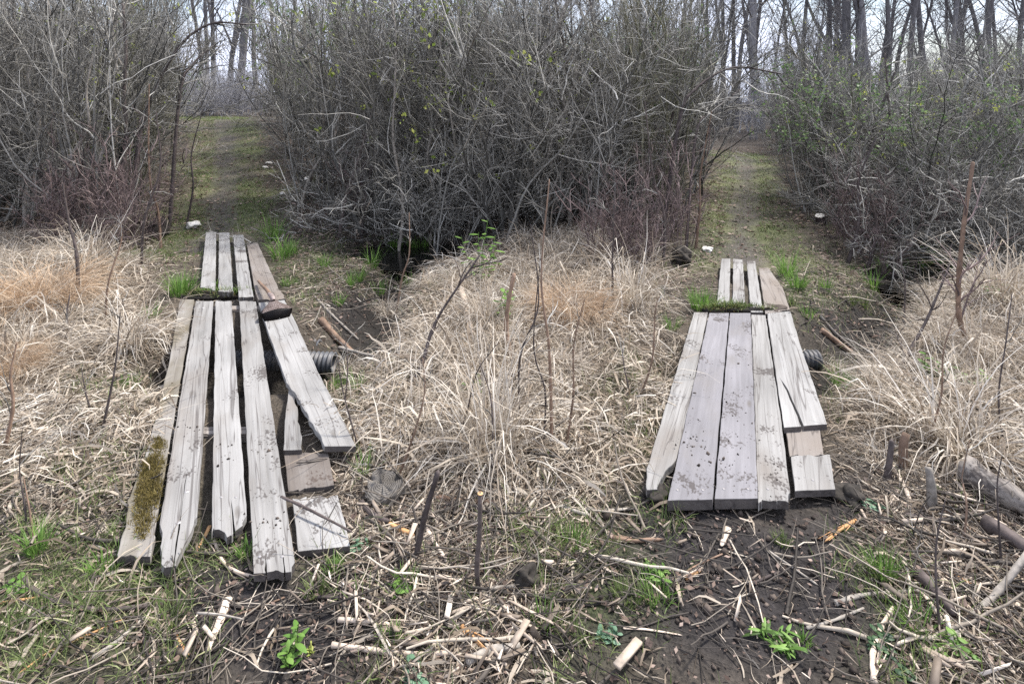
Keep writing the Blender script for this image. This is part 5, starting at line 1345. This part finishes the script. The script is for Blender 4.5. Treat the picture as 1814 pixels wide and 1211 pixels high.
# ------------------------------------------------------------------ shrubs of the thicket
def shrub_proto(seed, n_st, H, tilt, spread, br, tw, mat_st, mat_tw, wob=.11, leaf=None, leaf_n=0, ang=(.35, 1.15), tube_r=(.008, .019)):
    rs = np.random.default_rng(seed)
    root = bpy.data.objects.new('bare_shrub', None); COL.objects.link(root); root.empty_display_size = .2
    a = rs.uniform(0, 6.28, n_st); rr = spread * np.sqrt(rs.random(n_st))
    base = np.stack([rr * np.cos(a), rr * np.sin(a), np.full(n_st, -.05)], 1)
    tl = rs.uniform(tilt[0], tilt[1], n_st); a2 = a + rs.normal(0, .6, n_st)
    d = np.stack([np.cos(a2) * np.sin(tl), np.sin(a2) * np.sin(tl), np.cos(tl)], 1)
    L = H * rs.uniform(.65, 1.08, n_st)
    P = grow(base, d, L, 13, rs, wob, .02)
    r0 = rs.uniform(*tube_r, n_st)
    tint = rs.beta(1.6, 2.2, n_st)
    for i in range(n_st):
        V, Fq, t = tubes(P[i:i + 1], taper_r(r0[i:i + 1], r0[i:i + 1] * .22, 13), tint[i:i + 1], 5)
        link('stem', mk_mesh('stem', V, Fq, M[mat_st], t, True), root)
    B = side_shoots(P, br, rs, .08, .97, (H * .10, H * .36), ang, 7, .15, .03)
    g = Geo(); nb = len(B); rb = np.clip(rs.lognormal(-5.3, .35, nb), .0025, .012)
    g.add(*tubes(B, taper_r(rb, rb * .35, 7), rs.beta(1.7, 1.7, nb)))
    C = side_shoots(B, tw, rs, .1, .98, (H * .03, H * .14), (.4, 1.2), 4, .16, .02)
    nc = len(C); rc = rs.uniform(.0016, .0028, nc)
    g.add(*tubes(C, taper_r(rc, rc * .45, 4), rs.beta(1.7, 1.5, nc)))
    D = side_shoots(P, max(3, br // 2), rs, .03, .98, (H * .02, H * .12), (.5, 1.3), 4, .16, .02)
    nd = len(D); rd = rs.uniform(.0018, .0032, nd)
    g.add(*tubes(D, taper_r(rd, rd * .45, 4), rs.beta(1.7, 1.5, nd)))
    link('twig_crown', g.mesh('twig_crown', M[mat_tw]), root)
    if leaf:
        pick = C[rs.choice(nc, min(nc, leaf_n), replace=False)][:, -1]
        pick = pick[pick[:, 2] > H * .35]
        q = np.repeat(pick, 6, 0) + rs.normal(0, .03, (len(pick) * 6, 3))
        V, Fq, t = leaf_quads(q, rs.uniform(.03, .075, len(q)), rs)
        link('foliage', mk_mesh('foliage', V, Fq, M[leaf], t), root)
    return root
PR = {}
PR['tangle'] = [shrub_proto(1000 + k, 6, 3.0, (.1, .75), .25, 18, 7, 'stem', 'twig', .14) for k in range(4)]
PR['upright'] = [shrub_proto(1100 + k, 9, 3.2, (.02, .28), .35, 14, 6, 'stem', 'twig', .07, None, 0, (.2, .8)) for k in range(3)]
PR['olive'] = [shrub_proto(1200 + k, 11, 3.2, (.02, .2), .32, 12, 6, 'olive', 'olive', .05, None, 0, (.15, .7)) for k in range(2)]
PR['red'] = [shrub_proto(1300 + k, 12, 1.1, (.05, .45), .22, 8, 4, 'red_twig', 'red_twig', .07, None, 0, (.2, .9), (.003, .006)) for k in range(2)]
PR['bud'] = [shrub_proto(1400 + k, 6, 3.1, (.05, .6), .25, 16, 6, 'stem', 'twig', .12, 'bud', 85) for k in range(2)]
PR['leafy'] = [shrub_proto(1500 + k, 7, 3.0, (.05, .5), .25, 14, 6, 'stem', 'twig', .1, 'soft_leaf', 260) for k in range(2)]
PR['pale'] = [shrub_proto(1600 + k, 10, 3.0, (.02, .3), .4, 14, 7, 'pale_twig', 'pale_twig', .07, None, 0, (.2, .8)) for k in range(2)]
PR['low'] = [shrub_proto(1700 + k, 8, 1.3, (.4, 1.25), .3, 14, 6, 'stem', 'twig', .16, None, 0, (.4, 1.3), (.004, .008)) for k in range(3)]
USED = set()
DESC = {'tangle': ('tangled_shrub', 'tangled bare grey brown shrub', 'shrub'), 'upright': ('upright_shrub', 'bare upright grey shrub', 'shrub'), 'olive': ('olive_shrub', 'upright olive green shrub', 'shrub'),
        'red': ('red_stemmed_shrub', 'low reddish brown twiggy shrub', 'shrub'), 'bud': ('budding_shrub', 'grey shrub with yellow green buds', 'shrub'), 'leafy': ('leafing_shrub', 'shrub with small fresh green leaves', 'shrub'),
        'pale': ('pale_shrub', 'pale grey twiggy shrub', 'shrub'), 'low': ('low_brush_shrub', 'low sprawling dark twiggy shrub', 'shrub')}
def place_shrub(kind, x, y, sc, zsc, where, rs, tilt=(0, 0)):
    protos = PR[kind]; k = int(rs.integers(0, len(protos))); p = protos[k]
    if (kind, k) in USED: o = copy_tree(p)
    else: o = p; USED.add((kind, k))
    nm, lb, ct = DESC[kind]
    o.name = nm
    o.location = (x, y, T(x, y)); o.rotation_euler = (tilt[0], tilt[1], rs.uniform(0, 6.28)); o.scale = (sc, sc, zsc)
    tag(o, lb + ' ' + where, ct, lb + 's ' + where)
    return o

def where_of(px, y):
    far = y > 11.5
    if px < 400: s = 'left of the broken bridge path'
    elif px < 800: s = 'right of the broken bridge path'
    elif px < 1010: s = 'midway between the two paths'
    elif px < 1310: s = 'left of the repaired bridge path'
    else: s = 'right of the repaired bridge path'
    return ('far back ' if far else 'near the front ') + s

def ytop(px):
    return np.interp(px, [-200, 332, 350, 436, 456, 1150, 1232, 1262, 1385, 1430, 1900], [-70, -70, 110, 110, -60, -60, -40, 130, 130, 112, 100])

rs = np.random.default_rng(4242)
pts = []
def try_shrubs(n, y0, y1, mind):
    out = 0; tries = 0
    while out < n and tries < n * 60:
        tries += 1
        y = rs.uniform(y0, y1); x = rs.uniform(-1, 1) * (1.0 * y + 1.0)
        dl = float(seg_dist(np.array([x]), np.array([y]), PATH_L)[0]); dr = float(seg_dist(np.array([x]), np.array([y]), PATH_R)[0])
        px = CX + F * x / y
        gap = .72 + .03 * y
        if dl < (.62 + .055 * y) or dr < .52 + .028 * y: continue
        # the pools and the open bank in front stay free
        if y < 7.9 and (520 < px < 640 or 1415 < px < 1520): continue
        if y < 7.3 and (640 <= px < 700 or 1520 <= px < 1580): continue
        if any((x - a) ** 2 + (y - b) ** 2 < mind ** 2 for a, b in pts): continue
        pts.append((x, y)); out += 1
        z0 = T(x, y)
        ht = EYE - (ytop(px) - HY) / F * y - z0
        ht = ht * rs.uniform(.85, 1.25)
        ht = min(max(ht, 1.5), 4.6)
        if 230 < px < 345 or 1150 < px < 1250: kind = rs.choice(['olive', 'upright', 'tangle'], p=[.55, .25, .2])
        elif 400 < px < 560 and y < 15: kind = rs.choice(['upright', 'leafy', 'tangle', 'bud'], p=[.5, .2, .2, .1])
        elif 560 < px < 800 or px > 1500: kind = rs.choice(['tangle', 'bud', 'upright', 'leafy'], p=[.50, .25, .17, .08])
        elif 1330 < px < 1500: kind = rs.choice(['upright', 'leafy', 'tangle', 'bud'], p=[.5, .15, .25, .1])
        else: kind = rs.choice(['tangle', 'upright', 'bud'], p=[.6, .36, .04])
        H0 = 1.3 if kind == 'low' else 3.05
        zs = ht / H0; sx = rs.uniform(.75, 1.05) * min(1.15, max(.7, zs))
        place_shrub(str(kind), x, y, sx, zs, where_of(px, y), rs)
try_shrubs(88, 6.7, 8.6, .42)
try_shrubs(84, 8.6, 11.5, .55)
try_shrubs(70, 11.5, 17.0, .8)
for k in range(30):
    px = rs.uniform(1395, 1840); y = rs.uniform(12.5, 19); x = (px - CX) / F * y
    if seg_dist(np.array([x]), np.array([y]), PATH_R)[0] < 1.1: continue
    ht = EYE - (rs.uniform(40, 130) - HY) / F * y - T(x, y)
    place_shrub('upright' if k % 3 else 'leafy', x, y, .9, ht / 3.05, where_of(px, 14), rs)
# slender upright shrubs that line both paths and lean over them
for P, a, b, off, wh in ((PATH_L, 1, 4, 1.08, 'lining the broken bridge path'), (PATH_R, 1, 5, .92, 'lining the repaired bridge path')):
    for i in range(a, b):
        p, q = np.array(P[i]), np.array(P[i + 1]); L = np.linalg.norm(q - p); d = (q - p) / L; nr = np.array([-d[1], d[0]])
        for k in range(int(L / .75)):
            for sgn in (-1, 1):
                if p[1] < 8 and sgn < 0: continue
                c = p + d * (k + rs.uniform(0, 1)) * .75 + nr * sgn * (off + rs.uniform(0, .4) + .035 * max(0, p[1] - 7))
                lean = rs.uniform(.03, .17)
                o = place_shrub(str(rs.choice(['olive', 'upright', 'leafy'], p=[.5, .4, .1])), c[0], c[1], .55, rs.uniform(.75, 1.12), wh, rs)
                tx, ty = -nr * sgn * lean
                o.rotation_euler = (Matrix.Rotation(ty * -1, 3, 'X') @ Matrix.Rotation(tx, 3, 'Y') @ Matrix.Rotation(rs.uniform(0, 6.28), 3, 'Z')).to_euler()
# pale brush that closes the view where the paths bend
for k in range(44):
    if k < 22: x, y = rs.uniform(-13.5, -5.5), rs.uniform(18.2, 23)
    else: x, y = rs.uniform(2.2, 9.5), rs.uniform(16.6, 21)
    px = CX + F * x / y
    ht = EYE - (rs.uniform(95, 150) - HY) / F * y - T(x, y)
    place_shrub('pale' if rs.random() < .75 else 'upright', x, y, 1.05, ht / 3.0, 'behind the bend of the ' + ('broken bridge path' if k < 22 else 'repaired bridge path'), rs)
# low reddish growth along the front of the thicket
for k in range(46):
    if k % 3 == 2: continue
    if k < 18: px, py = rs.uniform(60, 345), rs.uniform(405, 448)
    elif k < 32: px, py = rs.uniform(1060, 1262), rs.uniform(410, 470)
    elif k < 39: px, py = rs.uniform(520, 660), rs.uniform(330, 420)
    else: px, py = rs.uniform(1440, 1814), rs.uniform(420, 500)
    b = hit(px, py); s = rs.uniform(.6, 1.15)
    if min(seg_dist(np.array([b.x]), np.array([b.y]), PATH_L)[0], seg_dist(np.array([b.x]), np.array([b.y]), PATH_R)[0]) < .75: continue
    place_shrub('red', b.x, b.y, s, s * rs.uniform(.8, 1.2), ['at the thicket edge left of the broken bridge', 'at the thicket edge left of the repaired bridge', 'beside the grassy path edge of the broken bridge', 'on the bank right of the repaired bridge'][0 if k < 18 else 1 if k < 32 else 2 if k < 39 else 3], rs)
# dark low brush heaped over the two pools
for k in range(44):
    if k < 26: px, py = rs.uniform(640, 915), rs.uniform(350, 425)
    else: px, py = rs.uniform(1540, 1830), rs.uniform(390, 470)
    b = hit(px, py); s = rs.uniform(.7, 1.2)
    place_shrub('low', b.x, b.y, s, s * rs.uniform(.8, 1.3), 'heaped over the dark pool by the ' + ('broken bridge' if k < 26 else 'repaired bridge'), rs)
for kind, L in PR.items():
    for k, p in enumerate(L):
        if (kind, k) not in USED:
            for ch in list(p.children): bpy.data.objects.remove(ch)
            bpy.data.objects.remove(p)

# distinct single stems that stand out at the front of the thicket
for k in range(64):
    px = [rs.uniform(0, 330), rs.uniform(520, 900), rs.uniform(915, 1245), rs.uniform(1440, 1814)][k % 4]
    y = rs.uniform(6.5, 8.4); x = (px - CX) / F * y
    if min(seg_dist(np.array([x]), np.array([y]), PATH_L)[0] - .5, seg_dist(np.array([x]), np.array([y]), PATH_R)[0] - .3) < .45: continue
    if px > 1440 or 520 < px < 640: y += .9; x = (px - CX) / F * y
    top = rs.uniform(-60, 120) if px < 1250 else rs.uniform(90, 230)
    bx, by = to_px(x, y, T(x, y)); sw = rs.normal(0, 55)
    w = ['left of the broken bridge path', 'right of the broken bridge path', 'left of the repaired bridge path', 'right of the repaired bridge path'][k % 4]
    pts_ = [(px + sw * f + rs.normal(0, 9), by + (top - by) * f) for f in (.2, .4, .6, .8, 1.0)]
    pale = k % 8 < 3
    upright('slender_sapling', ('pale slender sapling' if pale else 'dark slender sapling') + ' at the thicket front ' + w, 'sapling', (float(bx), float(by)), pts_, rs.uniform(5, 10), 'stick_grey' if pale else ['stick_dark', 'stem', 'olive'][k % 3], .3, (1, .4), 14, 'twig', (.2, .7), None if k % 5 else 'bud', None, ('pale' if pale else 'dark') + ' slender saplings ' + w, 6, y)

# ------------------------------------------------------------------ trees behind
def tree_proto(seed, H, r, fork):
    rs = np.random.default_rng(seed)
    root = bpy.data.objects.new('bare_tree', None); COL.objects.link(root)
    P = grow(np.array([[0, 0, -.1]]), np.array([[rs.normal(0, .04), rs.normal(0, .04), 1.]]), np.array([H]), 20, rs, .035, .02)
    V, Fq, t = tubes(P, taper_r(np.array([r]), np.array([r * .25]), 20), np.array([.5]), 10)
    link('trunk', mk_mesh('trunk', V, Fq, M['trunk'], t, True), root)
    g = Geo()
    B = side_shoots(P, 17, rs, .22, .98, (H * .10, H * .30), (.35, 1.0), 9, .12, .06)
    n = len(B); rb = r * rs.uniform(.16, .34, n)
    if fork: rb[:2] = r * .55
    g.add(*tubes(B, taper_r(rb, rb * .25, 9), rs.beta(2, 2, n), 5))
    C = side_shoots(B, 7, rs, .1, .98, (H * .03, H * .12), (.4, 1.1), 6, .14, .04)
    n = len(C); rc = np.full(n, .010); g.add(*tubes(C, taper_r(rc, rc * .4, 6), rs.beta(2, 2, n), 3))
    D = side_shoots(C, 4, rs, .1, .98, (H * .015, H * .06), (.4, 1.1), 4, .14, .03)
    n = len(D); rd = np.full(n, .0055); g.add(*tubes(D, taper_r(rd, rd * .5, 4), rs.beta(2, 2, n), 3))
    link('crown', g.mesh('crown', M['trunk']), root)
    return root
TP = [tree_proto(2000 + k, [13, 15, 12, 14, 11][k], [.16, .2, .12, .15, .10][k], k % 2 == 0) for k in range(5)]
tused = set()
def place_tree(px, y, wpx, label, group=None, lean=0.0):
    k = int(rs.integers(0, 5)); r0 = [.16, .2, .12, .15, .10][k]
    o = copy_tree(TP[k]) if k in tused else TP[k]
    tused.add(k); o.name = 'bare_tree'
    wpx = wpx * (.74 if wpx > 12 else 1.0); x = (px - CX) / F * y; s = (wpx / 2 / F * y) / r0
    o.location = (x, y, T(x, y)); o.rotation_euler = (0, lean, rs.uniform(0, 6.28)); o.scale = (s, s, max(.75, min(1.3, s)))
    return tag(o, label, 'tree', group)
for px, y, w, lb, ln in [(424, 24, 19, 'thickest dark tree in the sky gap over the path to the broken bridge', 0), (378, 27, 9, 'slim tree left of the thickest tree over the path to the broken bridge', 0), (401, 29, 9, 'slim tree close to the thickest tree over the path to the broken bridge', .02), (362, 30, 8, 'thin tree at the left of the sky gap over the path to the broken bridge', -.02),
                         (1346, 24, 24, 'thick dark tree over the path to the repaired bridge', 0), (1304, 28, 9, 'slim dark tree left of the thick tree over the path to the repaired bridge', 0), (1288, 30, 8, 'thin tree at the left of the sky gap over the path to the repaired bridge', .02), (1260, 29, 8, 'slim pale tree beside the sky gap over the path to the repaired bridge', 0),
                         (1498, 24, 22, 'grey thick tree in the row against the bright sky', .0), (1548, 23, 30, 'thickest trunk in the row against the bright sky', .0), (1574, 25, 15, 'dark forked tree just right of the thickest trunk', .03), (1618, 25, 15, 'leaning grey tree right of the dark forked tree', .12), (1645, 25, 16, 'straight dark tree between two leaning ones', .05), (1752, 24, 19, 'leaning brown tree near the right end of the row', .16),
                         (1462, 27, 10, 'slim tree left of the grey thick tree', 0), (1428, 27, 9, 'slim tree beside the arch of branches', 0), (1402, 28, 8, 'thin tree over the arch of branches', 0), (1690, 27, 10, 'slim tree between the straight dark and the leaning brown tree', .04), (1798, 26, 11, 'slim tree at the very end of the row', .05), (1720, 29, 8, 'thin pale tree behind the leaning brown tree', -.03)]:
    place_tree(px, y, w, lb, None, ln)
for k in range(80):
    px = rs.uniform(1190, 1860) if k < 50 else rs.uniform(-60, 1190); y = rs.uniform(27, 44)
    a = 'against the sky behind the right row' if k < 50 else 'half hidden behind the thicket'
    place_tree(px, y, rs.uniform(5, 10), 'thin bare tree ' + a, 'thin bare trees ' + a, rs.normal(0, .05))

def far_wood():
    """the far brush that reads as one mass"""
    r2 = np.random.default_rng(909); n = 2600
    y = r2.uniform(24, 46, n); x = r2.uniform(-1.15, 1.15, n) * y
    b = np.column_stack([x, y, terrain(x, y) - .05])
    P = grow(b, np.column_stack([r2.normal(0, .16, n), r2.normal(0, .16, n), np.ones(n)]), r2.uniform(1.2, 3.0, n), 8, r2, .08)
    r0 = r2.uniform(.012, .03, n); g = Geo(); g.add(*tubes(P, taper_r(r0, r0 * .3, 8), r2.random(n), 3))
    Q = side_shoots(P, 9, r2, .1, .98, (.3, 1.1), (.3, 1.0), 4, .14, .04)
    m = len(Q); rq = r2.uniform(.006, .012, m); g.add(*tubes(Q, taper_r(rq, rq * .4, 4), r2.random(m), 3))
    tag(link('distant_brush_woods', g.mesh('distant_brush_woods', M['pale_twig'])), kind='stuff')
far_wood()
